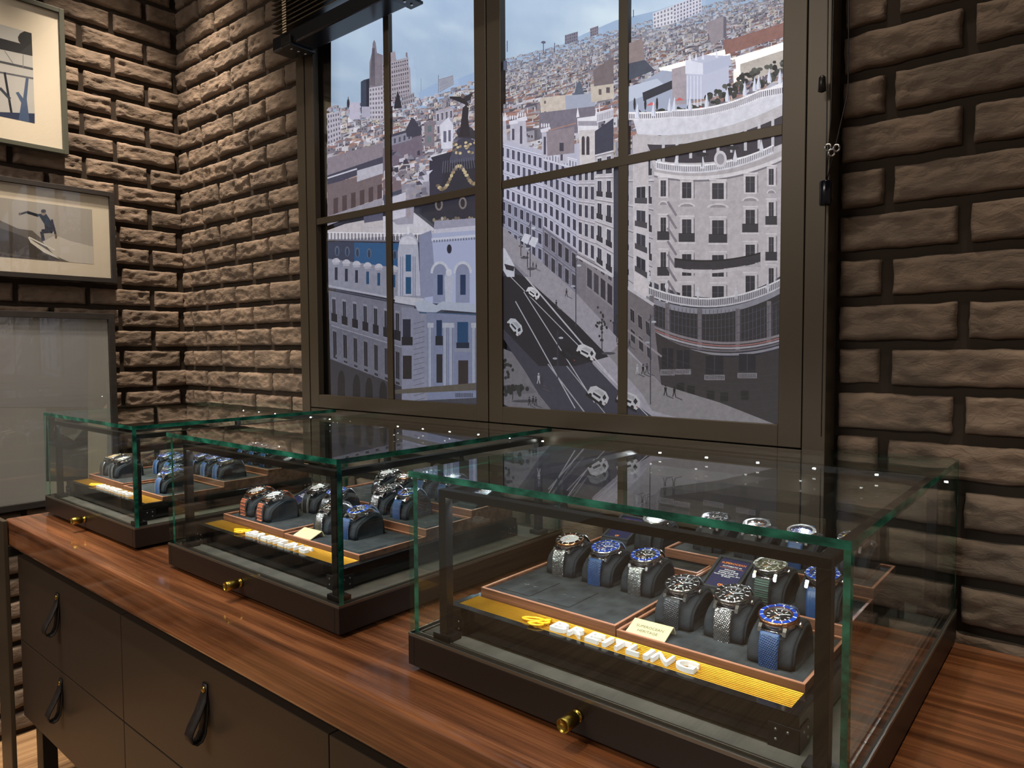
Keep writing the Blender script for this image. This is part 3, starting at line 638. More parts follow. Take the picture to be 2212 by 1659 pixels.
    P.poly([(1566, 100), (1690, 60), (1690, 90), (1570, 128)], (134, 96, 92)); P.poly([(1600, 148), (1690, 118), (1690, 160), (1602, 188)], (180, 172, 166))
    P.poly([(1490, 140), (1528, 128), (1576, 130), (1578, 208), (1532, 222), (1490, 222)], (176, 180, 202)); P.poly([(1488, 138), (1524, 146), (1524, 170), (1488, 168)], (208, 210, 226)); P.poly([(1524, 146), (1580, 128), (1582, 150), (1526, 170)], (168, 174, 198))
    for k in range(5): P.line((1492+k*7, 172), (1492+k*7, 240), 1.6, (210, 212, 226))
    for (x, y) in ((1497, 130), (1510, 128), (1524, 126), (1552, 122)): P.poly([(x-3, y+12), (x, y-6), (x+3, y+12)], (214, 214, 228))
    for _ in range(150):
        t = r.random(); x = 1353+t*337; y = 262-max(0, t-.35)*150+r.uniform(-26, 8)*(.4+t)
        if 1488 < x < 1530 and y < 232: continue
        P.ell(x, y, r.uniform(3, 8), r.uniform(3, 8), J(r.choice([(54, 58, 58), (40, 44, 46), (76, 78, 74), (30, 34, 42)]), 8), 0, 8)
    for (x, y) in ((1418, 232), (1476, 222), (1520, 242)): P.poly([(x-10, y+4), (x, y-4), (x+9, y+2)], (196, 96, 96))
    for x in (1363, 1384, 1406, 1430): P.ell(x, 232, 2.5, 14, (34, 36, 44), 0, 8)
    # ---------------- the rounded corner building
    def arc(x0, x1, y0, y1, sag, n=16): # points from left to right with sag
        return [(x0+(x1-x0)*i/n, y0+(y1-y0)*i/n+sag*4*(i/n)*(1-i/n)) for i in range(n+1)]
    def band(top, bot, col): P.poly_strip(top, bot, col)
    wall = (176, 170, 176)
    # flank between casement bar and the round front
    Q = [(1353, 344), (1424, 330), (1424, 700), (1353, 640)]
    P.facade(Q, 3, 6, (170, 166, 176), (44, 46, 64), .36, .62, trim=(200, 196, 204), balc=(48, 48, 60))
    P.poly([(1380, 300), (1412, 292), (1414, 660), (1382, 640)], (186, 180, 186)); P.facade([(1382, 400), (1412, 396), (1412, 610), (1382, 590)], 1, 4, None, (44, 44, 60), .6, .7, trim=(206, 204, 212), balc=(70, 68, 78), bands=False)
    T = arc(1424, 1690, 352, 318, 22); B = arc(1420, 1684, 610, 598, 40)
    band(T, B, wall)
    # terrace level with parapet and finials
    band(arc(1404, 1690, 300, 222, 22), arc(1424, 1690, 368, 330, 24), (186, 182, 188))
    band(arc(1410, 1690, 318, 256, 20), arc(1424, 1690, 352, 316, 20), (54, 50, 62))
    for k in range(9): P.rect(1440+k*28, 305-k*5, 1446+k*28, 356-k*4, (190, 188, 196))
    band(arc(1380, 1690, 262, 192, 22), arc(1390, 1690, 296, 232, 24), (206, 206, 218)); band(arc(1380, 1690, 258, 184, 22), arc(1380, 1690, 264, 192, 22), (232, 232, 240))
    def balus(x0, x1, y0, y1, sag, n, h, c1=(226, 224, 234), c2=(110, 106, 120)):
        A = arc(x0, x1, y0, y1, sag, n)
        band(arc(x0, x1, y0, y1, sag), arc(x0, x1, y0+h, y1+h, sag), c2)
        for i in range(n): P.rect(A[i][0], A[i][1], A[i][0]+(x1-x0)/n*.5, A[i][1]+h, c1)
        band(arc(x0, x1, y0-2.5, y1-2.5, sag), arc(x0, x1, y0+1, y1+1, sag), (240, 238, 244)); band(arc(x0, x1, y0+h-1, y1+h-1, sag), arc(x0, x1, y0+h+2.5, y1+h+2.5, sag), (216, 214, 224))
    balus(1350, 1460, 250, 248, 3, 26, 12); balus(1460, 1640, 246, 206, 12, 44, 14); balus(1640, 1692, 206, 196, 0, 12, 14)
    for (x, y) in ((1390, 262), (1423, 258), (1456, 250), (1466, 248), (1498, 246), (1532, 240), (1574, 228), (1610, 216), (1630, 206), (1638, 202), (1660, 188), (1682, 190)):
        P.poly([(x-4, y), (x-4.5, y-8), (x, y-32), (x+4.5, y-8), (x+4, y)], (206, 210, 226)); P.line((x+1.5, y-24), (x+3, y-2), 1.5, (150, 154, 176))
    balus(1428, 1668, 356, 322, 22, 64, 13)
    for (x, y) in ((1434, 352), (1470, 360), (1524, 366), (1590, 352), (1644, 332)): P.poly([(x-4, y+4), (x-4, y-4), (x, y-24), (x+4, y-4), (x+4, y+4)], (214, 214, 226))
    for (x, y) in ((1522, 340), (1585, 326)): P.ell(x, y, 14, 4.5, (36, 36, 46)); P.line((x, y), (x, y+26), 1.4, (40, 40, 52))
    P.ell(1560, 350, 13, 18, (206, 202, 210)); P.ell(1560, 350, 8, 12, (150, 146, 156)); 
    band(arc(1424, 1690, 376, 342, 24), arc(1424, 1690, 384, 350, 24), (214, 210, 216)); band(arc(1424, 1690, 384, 350, 24), arc(1424, 1690, 388, 354, 24), (120, 116, 126))
    # windows on the round front: columns and rows
    colx = [(1443, 11), (1491, 19), (1555, 24), (1621, 19), (1664, 10)]
    rws = [(395, 34), (466, 44), (540, 46), (606, 40)]
    for ci, (x, w) in enumerate(colx):
        for ri, (y, h) in enumerate(rws):
            yy = y+(0, 4, 6, -8, -24)[ci]+(8 if ri else 0)*(ci < 3)
            P.rect(x-w/2-4, yy-5, x+w/2+4, yy+h+3, (206, 200, 206)); P.rect(x-w/2, yy, x+w/2, yy+h, J((48, 48, 60), 5)); P.line((x, yy), (x, yy+h), 1.6, (96, 92, 100)); P.line((x-w/2, yy+h*.35), (x+w/2, yy+h*.35), 1, (88, 86, 96))
            P.line((x-w/2-6, yy-7), (x+w/2+6, yy-7), 2.4, (224, 218, 224)); P.line((x+w/2+6, yy-2), (x+w/2+6, yy+h), 2, (132, 126, 136))
            if ri == 0:
                P.ell(x, yy+h+18, w*.95, 9, (214, 208, 214), 0, 14, 0, 180); P.ell(x, yy+h+18, w*.7, 6, (150, 144, 152), 0, 14, 0, 180)
            if ri in (1,) or (ri == 2 and ci in (0, 4)):
                P.rect(x-w/2-7, yy+h-14, x+w/2+7, yy+h+4, (66, 64, 74))
                for k in range(int(w)+12): P.line((x-w/2-6+k, yy+h-13), (x-w/2-6+k, yy+h+3), .5, (36, 36, 46))
                P.rect(x-w/2-9, yy+h+4, x+w/2+9, yy+h+8, (214, 208, 214)); P.line((x-w/2-7, yy+h-14), (x+w/2+7, yy+h-14), 1.4, (30, 30, 40))
    for k in range(7): P.line((1452, 440+k*28), (1470, 470+k*28), 5, (134, 128, 138))
    band(arc(1466, 1642, 562, 550, 10), arc(1466, 1642, 580, 568, 10), (58, 56, 66)); band(arc(1466, 1642, 560, 548, 10), arc(1466, 1642, 563, 551, 10), (26, 26, 34)); band(arc(1464, 1644, 581, 569, 10), arc(1464, 1644, 588, 576, 10), (210, 204, 210))
    for k in range(60): P.line((1467+k*2.95, 562+2*math.sin(k*.05)), (1467+k*2.95, 580), .6, (30, 30, 38))
    balus(1412, 1688, 622, 604, 34, 74, 15, (206, 204, 214), (96, 92, 106))
    for (x, y) in ((1414, 604), (1450, 620), (1514, 636), (1592, 636), (1657, 622)): P.ell(x, y, 4, 7, (222, 220, 230)); P.ell(x, y-11, 2, 4, (222, 220, 230)); P.rect(x-2, y+6, x+2, y+12, (206, 204, 214))
    band(arc(1408, 1686, 640, 622, 36), arc(1408, 1686, 652, 634, 36), (150, 148, 162)); band(arc(1408, 1686, 652, 634, 36), arc(1410, 1684, 735, 728, 36), (48, 46, 54))
    for (x, y) in ((1420, 640), (1452, 656), (1518, 668), (1596, 668), (1660, 652)): P.rect(x-5, y, x+4, y+88, (120, 114, 122))
    for k in range(34): P.line((1418+k*8, 660+10*math.sin(k*.092)), (1418+k*8, 740), 1, (84, 84, 100))
    for k in range(4): P.pline(arc(1418, 1684, 666+k*17, 650+k*17, 34), 1, (78, 78, 92))
    for (dy, c, w) in ((0, (150, 142, 150), 5), (6, (174, 120, 122), 3), (11, (186, 182, 192), 4), (17, (120, 114, 124), 4), (24, (160, 156, 168), 5)): P.pline(arc(1410, 1684, 700+dy, 724+dy, 28), w, c)
    band(arc(1424, 1684, 716, 752, 34), arc(1440, 1684, 850, 918, 10), (58, 54, 60))
    for (x, y, w, h) in ((1452, 752, 24, 58), (1484, 756, 26, 52), (1548, 768, 36, 52), (1615, 764, 34, 52)):
        P.rect(x-w/2, y, x+w/2, y+h*.75, (32, 34, 46)); P.line((x, y), (x, y+h*.7), 1.4, (70, 70, 84)); P.rect(x-w/2-3, y+h*.78, x+w/2+3, y+h, (148, 144, 154))
        for k in range(int(w/3)): P.rect(x-w/2+k*3.2, y+h*.82, x-w/2+k*3.2+1.2, y+h*.96, (66, 62, 72))
    for (x, y) in ((1478, 826), (1500, 832), (1540, 842), (1568, 846), (1610, 842)): P.rect(x-8, y, x+8, y+20, (30, 30, 38))
    for k in range(8): P.pline(arc(1440, 1684, 765+k*12, 790+k*14, 22), .7, (74, 69, 74))
    # flank ground floors along the avenue
    P.poly([(1262, 560), (1340, 620), (1340, 745), (1262, 650)], (126, 120, 132)); P.facade([(1282, 568), (1340, 612), (1340, 668), (1282, 622)], 4, 1, (142, 136, 146), (56, 54, 68), .7, .75, bands=False)
    P.poly([(1353, 615), (1420, 655), (1440, 840), (1353, 742)], (120, 114, 122)); P.facade([(1356, 640), (1418, 690), (1424, 790), (1356, 720)], 4, 2, None, (40, 40, 52), .5, .6, trim=(142, 136, 146), bands=False)
    P.line((1262, 556), (1340, 600), 5, (206, 202, 212)); P.line((1353, 612), (1424, 660), 6, (206, 202, 212)); P.line((1353, 700), (1440, 770), 4, (160, 152, 160))
    # ---------------- pavement, road, plaza
    P.poly([(1084, 470), (1110, 500), (1262, 636), (1340, 720), (1440, 830), (1560, 868), (1700, 925), (1700, 960), (1420, 960), (1300, 800), (1160, 612), (1084, 540)], (150, 146, 158))
    P.poly([(1084, 545), (1124, 568), (1180, 640), (1300, 790), (1356, 848), (1440, 912), (1440, 960), (1250, 960), (1180, 850), (1084, 700)], (56, 56, 72))
    P.poly([(1084, 580), (1150, 600), (1262, 700), (1330, 770), (1260, 790), (1180, 790), (1084, 690)], (34, 34, 46))
    P.poly([(1084, 745), (1122, 760), (1150, 800), (1180, 850), (1212, 890), (1212, 930), (1084, 930)], (150, 148, 160)); P.poly([(1084, 860), (1120, 880), (1160, 930), (1084, 930)], (40, 44, 58))
    P.poly([(1110, 835), (1160, 832), (1176, 846), (1126, 852)], (120, 118, 130))
    P.poly([(1330, 768), (1400, 850), (1420, 885), (1560, 925), (1700, 960), (1700, 925), (1560, 868), (1440, 830), (1353, 742)], (156, 152, 158))
    for (p, q, w) in (((1130, 652), (1258, 880), 2.2), ((1148, 632), (1300, 868), 2.0), ((1200, 786), (1278, 888), 2.6), ((1240, 790), (1330, 900), 2.0), ((1110, 590), (1420, 905), 1.6)): P.line(p, q, w, (186, 186, 198))
    P.line((1124, 568), (1362, 846), 3, (186, 184, 196)); P.poly([(1090, 540), (1100, 545), (1160, 600), (1150, 600)], (130, 128, 142))
    def car(x, y, s, c=(232, 232, 240), rot=38):
        def q(a, b): t = R(rot); return (x+(a*math.cos(t)-b*math.sin(t))*s, y+(a*math.sin(t)+b*math.cos(t))*s)
        P.poly([q(-22, 8), q(20, 9), q(24, 14), q(-20, 15)], (26, 26, 36))
        P.poly([q(-22, -4), q(-14, -12), q(8, -14), q(20, -8), q(23, 2), q(21, 10), q(-20, 9)], c)
        P.poly([q(-12, -2), q(-6, -9), q(6, -10), q(10, -3)], tuple(int(k*.85) for k in c)); P.poly([q(9, -9), q(16, -5), q(15, 2), q(9, -1)], (36, 38, 52)); P.poly([q(-11, 1), q(6, 0), q(7, 4), q(-10, 5)], (40, 42, 56))
        for a in (-13, 12): P.ell(*q(a, 9), 3.2*s, 4*s, (28, 28, 36), 0, 10)
        P.line(q(18, 4), q(22, 5), 2*s, (170, 90, 96))
    P.poly([(1092, 534), (1108, 540), (1128, 576), (1128, 600), (1112, 600), (1092, 566)], (196, 198, 212)); P.poly([(1106, 572), (1128, 578), (1126, 588), (1110, 584)], (40, 40, 54)); P.poly([(1092, 566), (1110, 598), (1092, 600)], (60, 62, 80))
    car(1168, 634, .72); car(1129, 706, .9, (206, 210, 222), 52); car(1282, 760, .98, rot=30); car(1308, 852, 1.1, rot=36); car(1372, 862, 1.15, rot=28); car(1246, 764, .85, (30, 32, 44), 40)
    def tree(x, y, w, h, n=26):
        P.line((x, y), (x, y-h), 1.8, (44, 42, 48)); 
        for _ in range(n): P.ell(x+r.gauss(0, w*.4), y-h+r.gauss(0, h*.26), w*.16, w*.2, J((46, 50, 54), 14), 0, 7)
        P.ell(x+w*.9, y+3, w, 3, (84, 82, 94))
    tree(1316, 760, 15, 66); tree(1348, 740, 12, 40, 14); tree(1142, 556, 9, 34, 12); tree(1156, 580, 9, 34, 12); tree(1104, 830, 20, 40, 20); tree(1124, 862, 26, 22, 26)
    def lamp(x, y0, y1): P.line((x, y0), (x, y1), 2, (60, 60, 76)); P.line((x-5, y0+14), (x+5, y0+2), 1.2, (60, 60, 76)); P.ell(x+7, y0+16, 5, 2.4, (196, 200, 212)); P.ell(x-6, y0+60, 5, 2.4, (176, 180, 196))
    lamp(1221, 714, 886); lamp(1260, 560, 706); lamp(1417, 680, 872); lamp(1162, 480, 600)
    def walker(x, y, s, c=(30, 30, 40)):
        P.ell(x, y-12*s, 1.7*s, 2*s, c, 0, 8); P.poly([(x-2.6*s, y-9*s), (x+2.6*s, y-9*s), (x+2*s, y-2*s), (x-2*s, y-2*s)], c); P.line((x-.6*s, y-3*s), (x-3*s, y+7*s), 1.8*s, c); P.line((x+.6*s, y-3*s), (x+2.6*s, y+7*s), 1.8*s, c); P.line((x+2*s, y+7*s), (x+15*s, y+13*s), 2*s, (92, 90, 102))
    for (x, y, s) in ((1160, 868, .9), (1168, 866, .9), (1174, 868, .9), (1180, 820, 1.1), (1187, 830, 1.1), (1240, 636, .8), (1218, 660, .8), (1168, 576, .6), (1175, 580, .6), (1374, 744, .8), (1390, 800, 1.0), (1402, 800, 1.0), (1410, 798, 1.0), (1466, 848, 1.1), (1448, 845, 1.1)): walker(x, y, s, r.choice([(30, 30, 40), (60, 58, 70), (200, 200, 210), (36, 40, 58)]) if y > 700 else (40, 40, 54))
    for (x, y) in ((1150, 545), (1166, 552)): P.poly([(x, y-38), (x+14, y-34), (x+6, y-14), (x-8, y-22)], (206, 208, 222))
def _strip(self, top, bot, col):
    n = min(len(top), len(bot)); m = self.n+1
    for i in range(n-1): self.n = m-1; self.poly([top[i], top[i+1], bot[i+1], bot[i]], col)
Print.poly_strip = _strip
M['lightbox'] = attr_mat('backlit_print', 1.12, .5)
def _grain():   # photographic grain and small detail of the print
    t = M['lightbox'].node_tree; p = t.nodes['Principled BSDF']; a = [n for n in t.nodes if n.type == 'ATTRIBUTE'][0]
    tc = N(t, 'ShaderNodeTexCoord'); n = N(t, 'ShaderNodeTexNoise'); n.inputs['Scale'].default_value = 90; n.inputs['Detail'].default_value = 6; n.inputs['Roughness'].default_value = .75
    sx = N(t, 'ShaderNodeSeparateXYZ'); t.links.new(a.outputs['Vector'], sx.inputs[0])
    df = N(t, 'ShaderNodeMath', operation='SUBTRACT'); t.links.new(sx.outputs[2], df.inputs[0]); t.links.new(sx.outputs[0], df.inputs[1])
    k = N(t, 'ShaderNodeMapRange'); k.inputs[1].default_value = .06; k.inputs[2].default_value = .16; k.inputs[3].default_value = 1.0; k.inputs[4].default_value = .12; t.links.new(df.outputs[0], k.inputs[0])
    r = N(t, 'ShaderNodeMapRange'); r.inputs[1].default_value = .3; r.inputs[2].default_value = .7; r.inputs[3].default_value = .74; r.inputs[4].default_value = 1.06
    mx = N(t, 'ShaderNodeMixRGB', blend_type='MULTIPLY'); mm = N(t, 'ShaderNodeCombineXYZ')
    t.links.new(tc.outputs['Object'], n.inputs['Vector']); t.links.new(n.outputs['Fac'], r.inputs[0])
    for i in range(3): t.links.new(r.outputs[0], mm.inputs[i])
    t.links.new(k.outputs[0], mx.inputs[0]); t.links.new(a.outputs['Color'], mx.inputs[1]); t.links.new(mm.outputs[0], mx.inputs[2]); t.links.new(mx.outputs[0], p.inputs['Emission Color'])
_grain()
photo = thing('city_photograph', 'large backlit city photograph of an avenue and rooftops behind the dark window frame', 'picture')
P = Print(pmap, pto3, clip=(-1.530, 1.205, -.258, 2.385)); P.tone = lambda p: 1.0 if p[1] > 1.80 else max(.60, 1-(1.80-p[1])*(.62 if p[0] > -.9 else .80)); city(P); P.build('print', M['lightbox'], photo)  # tone darkens the print downwards, as uneven backlight put into its colours
a = (-1.530,); b_ = (-.258,)
MB().box(a[0], b_[0], YP+.0005, YP+.012, 1.205, 2.39).build('light_box', M['frame_gap'], photo)
MB().box(-1.574, a[0], YP+.002, YP+.010, 1.205, 2.39).build('backing_board', M['base'], win)

# ------------------------------------------------------------------ blind and its cords
bl = thing('venetian_blind', 'dark slatted blind pulled up across the top of the window', 'blind')
mb = MB()
for i in range(15):
    z = 2.222+i*.0125; mb.box(-1.64, -.19, .178, .228, z, z+.0028, 0, 0, Matrix.Translation((0, .203, z)) @ Matrix.Rotation(R(12), 4, 'X') @ Matrix.Translation((0, -.203, -z)))
mb.build('slat_stack', pm('slat_black', rgb(58, 52, 44), .3, .3), bl)
MB().box(-1.645, -.188, .182, .246, 2.168, 2.206, 0, .004).build('bottom_rail', pm('rail_black', rgb(26, 27, 32), .22, .3), bl)
MB().box(-1.645, -.188, .178, .25, 2.42, 2.47, 0, .003).build('head_box', M['black'], bl)
for x in (-1.565, -1.13, -.70, -.26):
    mb = MB()
    mb.box(x-.022, x+.022, .172, .178, 2.168, 2.19, 0, .002); mb.box(x-.022, x+.022, .172, .252, 2.161, 2.168, 0, .002)
    c = mb.build('clip', M['black'], bl)
    for y in (.19, .212, .234): MB().lathe([(.0032, 2.1585), (.0036, 2.161)], 12, 0, M=Matrix.Translation((x, y, 0))).build('rivet', M['steel'], c)
    mb = MB()
    for k in range(30): mb.box(x-.016, x+.002, .1735, .1748, 2.20+k*.0072, 2.2035+k*.0072)
    mb.build('ladder_tape', pm('tape', rgb(170, 156, 130), .7), bl)
cds = thing('blind_cord', 'thin black blind cords with clear clips and a small black cylinder weight beside the window', 'cord')
mb = MB()
mb.tube([(-.190, .244, 2.42), (-.186, .244, 1.9), (-.184, .2425, 1.65), (-.183, .240, 1.60)], .0011, 6)
mb.tube([(-.180, .244, 2.42), (-.1775, .246, 1.95), (-.1785, .243, 1.70), (-.183, .240, 1.60)], .0011, 6)
mb.tube([(-.168, .25, 2.42), (-.160, .26, 1.95), (-.158, .258, 1.74), (-.172, .246, 1.655), (-.183, .240, 1.60)], .0010, 6)
mb.tube([(-.183, .240, 1.566), (-.1835, .240, 1.40), (-.184, .241, 1.20)], .0009, 6)
mb.build('cord', M['black'], cds)
MB().lathe([(.0085, 1.566), (.0095, 1.5675), (.0095, 1.602), (.0085, 1.6035)], 24, 0, M=Matrix.Translation((-.183, .240, 0))).build('cord_weight', pm('weight_black', rgb(16, 18, 30), .2, .3), cds)
clr = arch_glass('clear_plastic', (.8, .8, .78), .16, 1.5)
for (x, z) in ((-.181, 1.655), (-.1755, 1.646), (-.1685, 1.652)):
    mb = MB(); mb.tube([(x+.0042*math.cos(t*.7), .240+.002*math.sin(t), z+.0052*math.sin(t*.7)) for t in range(10)], .0017, 6); mb.build('clear_clip', M['steelb'], cds)
MB().lathe([(.002, 1.742), (.006, 1.744), (.005, 1.765), (.002, 1.768)], 16, 0, M=Matrix.Translation((-.1915, .240, 0))).build('cord_tassel', M['black'], cds)
# ------------------------------------------------------------------ pictures on the left wall
XF = -2.44
def lmap(px, py):
    h = hit(px, py, 0, XF-.010); return (h.y, h.z)
def lto3(a, b, o): return (XF-.0108+o, a, b)
M['photo_print'] = attr_mat('photo_print', None, .5)
def picture(name, label, y0, y1, z0, z1, fw, fmat, mmat, group=None):
    t = thing(name, label, 'picture', (0, 0, 0), group)
    mb = MB(); x0, x1 = XW+.002, XF
    mb.box(x0, x1, y0, y0+fw, z0, z1, 0, .001); mb.box(x0, x1, y1-fw, y1, z0, z1, 0, .001); mb.box(x0, x1, y0+fw, y1-fw, z0, z0+fw, 0, .001); mb.box(x0, x1, y0+fw, y1-fw, z1-fw, z1, 0, .001)
    mb.build('picture_frame', fmat, t)
    MB().box(x0, XF-.011, y0+fw, y1-fw, z0+fw, z1-fw).build('mat_board', mmat, t)
    MB().box(XF-.007, XF-.0055, y0+fw, y1-fw, z0+fw, z1-fw).build('glazing', M['winglass'], t)
    return t
t = picture('framed_picture', 'grey framed black and white photo of a balcony, top of the left wall', -.62, -.070, 1.977, 2.437, .014, M['picframe_green'], M['mat'])
P = Print(lmap, lto3, 1e-5, clip=(-.53, 2.058, -.160, 2.336)); 
P.rect(-900, -100, 120, 400, (186, 184, 184)); P.ell(78, 88, 40, 22, (40, 40, 44), 12); P.poly([(-400, 40), (0, 82), (75, 102), (75, 122), (0, 106), (-400, 70)], (44, 44, 50))
P.line((-300, 66), (75, 150), 5, (70, 72, 80)); P.line((-300, 100), (75, 170), 4, (92, 94, 104)); P.line((10, 156), (28, 262), 5, (30, 34, 48)); P.line((0, 190), (22, 214), 6, (54, 60, 76)); P.poly([(-400, 225), (75, 245), (75, 275), (-400, 270)], (44, 54, 84))
P.poly([(40, 262), (46, 222), (34, 200), (40, 198), (50, 212), (56, 168), (62, 170), (58, 214), (64, 264)], (70, 88, 122)); P.line((10, 110), (28, 136), 1.5, (120, 120, 124)); P.line((50, 118), (50, 148), 1.5, (120, 120, 124))
for k in range(9): P.line((-60-k*36, 130), (-50-k*36, 262), 6, (60, 64, 78))
P.build('photo_print', M['photo_print'], t)
t = picture('framed_picture', 'black framed photo of a surfer riding a wave, between two other pictures', -.45, .064, 1.571, 1.877, .016, M['picframe_black'], M['mat'])
P = Print(lmap, lto3, 1e-5, clip=(-.385, 1.631, -.004, 1.812)); P.rect(-900, 200, 230, 600, (176, 170, 166))
P.poly([(-400, 440), (0, 476), (40, 494), (70, 498), (86, 512), (110, 530), (150, 548), (206, 560), (206, 575), (-400, 575)], (106, 98, 94)); P.poly([(-400, 470), (0, 492), (50, 510), (90, 532), (130, 560), (60, 575), (-400, 575)], (74, 68, 66))
for k in range(10): P.line((-200+k*22, 500+k*5), (-60+k*20, 540+k*3), 2, (96, 90, 86))
P.poly([(92, 522), (120, 508), (150, 520), (190, 530), (206, 534), (206, 572), (150, 566), (118, 552)], (206, 200, 194)); P.poly([(60, 512), (74, 522), (110, 545), (130, 560), (96, 546), (66, 524)], (222, 218, 212))
K = (26, 30, 44)
P.line((42, 463), (58, 458), 4, K); P.line((58, 458), (84, 466), 6, K); P.poly([(82, 462), (100, 462), (112, 480), (120, 494), (112, 504), (98, 500), (96, 484)], K); P.ell(94, 459, 5.5, 6.5, (150, 130, 118)); P.ell(94, 456, 5.5, 4, (60, 54, 52)); P.ell(43, 462, 3, 3, (120, 96, 86))
P.line((112, 474), (120, 506), 4.5, K); P.ell(121, 511, 2.6, 5, (120, 96, 86)); P.line((112, 498), (90, 500), 9, (34, 36, 50)); P.line((90, 500), (94, 520), 7, (34, 36, 50)); P.line((62, 512), (118, 540), 3, (230, 226, 220))
P.build('photo_print', M['photo_print'], t)
t = picture('framed_picture', 'large black wooden frame with a pale grey print, lowest on the left wall', -.62, .052, .842, 1.467, .020, M['picframe_black'], M['matgrey'])
P = Print(lmap, lto3, 1e-5, clip=(-.59, .865, .030, 1.43)); P.poly([(192, 886), (222, 884), (231, 872), (232, 1075), (100, 1075), (100, 892)], (206, 192, 176)); P.rect(-300, 718, 190, 880, (156, 156, 160)); P.rect(100, 882, 190, 1040, (150, 146, 142))
P.poly([(100, 900), (112, 890), (120, 900), (116, 930), (140, 940), (160, 952), (178, 930), (190, 925), (190, 1040), (100, 1040)], (52, 50, 52)); P.poly([(118, 900), (150, 890), (176, 902), (166, 936), (140, 944)], (120, 114, 110)); P.poly([(104, 962), (150, 972), (188, 962), (188, 1030), (104, 1030)], (96, 94, 94))
P.build('photo_print', M['photo_print'], t)
# ------------------------------------------------------------------ sideboard under the cases
XC0, XC1 = -2.097, 1.10
ct = thing('countertop', 'long dark walnut countertop under the three glass cases', 'countertop')
bm = bmesh.new(); bmesh.ops.create_cube(bm, size=1)
for v in bm.verts: v.co = Vector(((XC0+XC1)/2+v.co.x*(XC1-XC0), (-.374+.300)/2+v.co.y*(.674), (CT-.072+CT)/2+v.co.z*.072))
ed = [e for e in bm.edges if all(v.co.y < -.3 for v in e.verts) or all(v.co.x < XC0+.01 for v in e.verts)]
bmesh.ops.bevel(bm, geom=ed, offset=.0075, segments=4, affect='EDGES', profile=.5)
mb = MB(); mb.frombm(bm); mb.build('wood_top', M['walnut'], ct)
sb = thing('sideboard', 'long dark bronze drawer sideboard beneath the walnut countertop', 'sideboard')
DF = -.36; DX = [-2.052, -1.3865, -.669, .048, .765]
MB().box(-2.05, XC1-.02, DF+.02, .285, .362, .802, 0, 0).build('body', M['black'], sb)
MB().box(-2.05, XC1-.02, -.30, .285, .802, CT-.0725, 0, 0).build('neck', M['frame_gap'], sb)
MB().box(-2.05, XC1-.02, DF+.0205, DF+.030, .797, .809, 0, .001).build('top_trim', M['frame'], sb)
pull0 = None
for i in range(4):
    for j, (za, zb) in enumerate(((.5715, .797), (.362, .5685))):
        d = MB().box(DX[i]+.0012, DX[i+1]-.0012, DF, DF+.019, za, zb, 0, .0012).build('drawer', M['drawer'], sb)
        xc = -1.752 if i == 0 else (DX[i]+DX[i+1])/2; zt = .752 if j == 0 else .542
        h = link('handle', None, d)
        # leather strap folded into a drop loop
        pr_ = []
        for t in range(15):
            a = math.pi*t/14-.15; pr_.append((-.0225-.0135*math.sin(a) if 0 else DF-.017-.0135*math.cos(a+math.pi/2) if 0 else 0, 0))
        path = [(DF-.0015, zt+.010), (DF-.0025, zt-.004), (DF-.006, zt-.018), (DF-.016, zt-.040), (DF-.028, zt-.060), (DF-.033, zt-.072), (DF-.031, zt-.082), (DF-.023, zt-.088), (DF-.014, zt-.085), (DF-.008, zt-.074), (DF-.005, zt-.055), (DF-.003, zt-.030), (DF-.0015, zt-.008)]
        mb = MB(); vs = []; fs = []
        for q, (y, z) in enumerate(path):
            y2, z2 = path[min(q+1, len(path)-1)]; y1, z1 = path[max(q-1, 0)]; l = math.hypot(y2-y1, z2-z1); ny, nz = (z2-z1)/l*.0012, -(y2-y1)/l*.0012
            w = .0085 if q < 2 or q > 11 else .0125
            vs += [(xc-w, y+ny, z+nz), (xc+w, y+ny, z+nz), (xc+w, y-ny, z-nz), (xc-w, y-ny, z-nz)]
        for q in range(len(path)-1):
            for e in range(4): fs.append((q*4+e, q*4+(e+1) % 4, q*4+4+(e+1) % 4, q*4+4+e))
        fs += [(3, 2, 1, 0), (len(path)*4-4, len(path)*4-3, len(path)*4-2, len(path)*4-1)]
        mb.add(vs, fs, 0, True); mb.build('leather_loop', M['leather'], h)
        MB().lathe([(.0055, 0), (.006, .0012), (.0045, .003)], 20, 0, M=Matrix.Translation((xc, DF-.0035, zt)) @ Matrix.Rotation(R(90), 4, 'X')).build('brass_stud', M['brass'], h)
MB().box(-2.152, -2.062, -.388, -.376, FL, .893, 0, .002).build('end_post', M['frame'], sb)
MB().box(-2.152, -2.053, -.376, .285, .800, .818, 0, 0).build('end_bracket', M['black'], sb)
for (x, y) in ((-2.045, -.335), (-2.045, .24), (-.34, -.335), (-.34, .24), (.98, -.335), (.98, .24)): MB().box(x, x+.05, y, y+.035, FL, .362, 0, .001).build('leg', M['black'], sb)
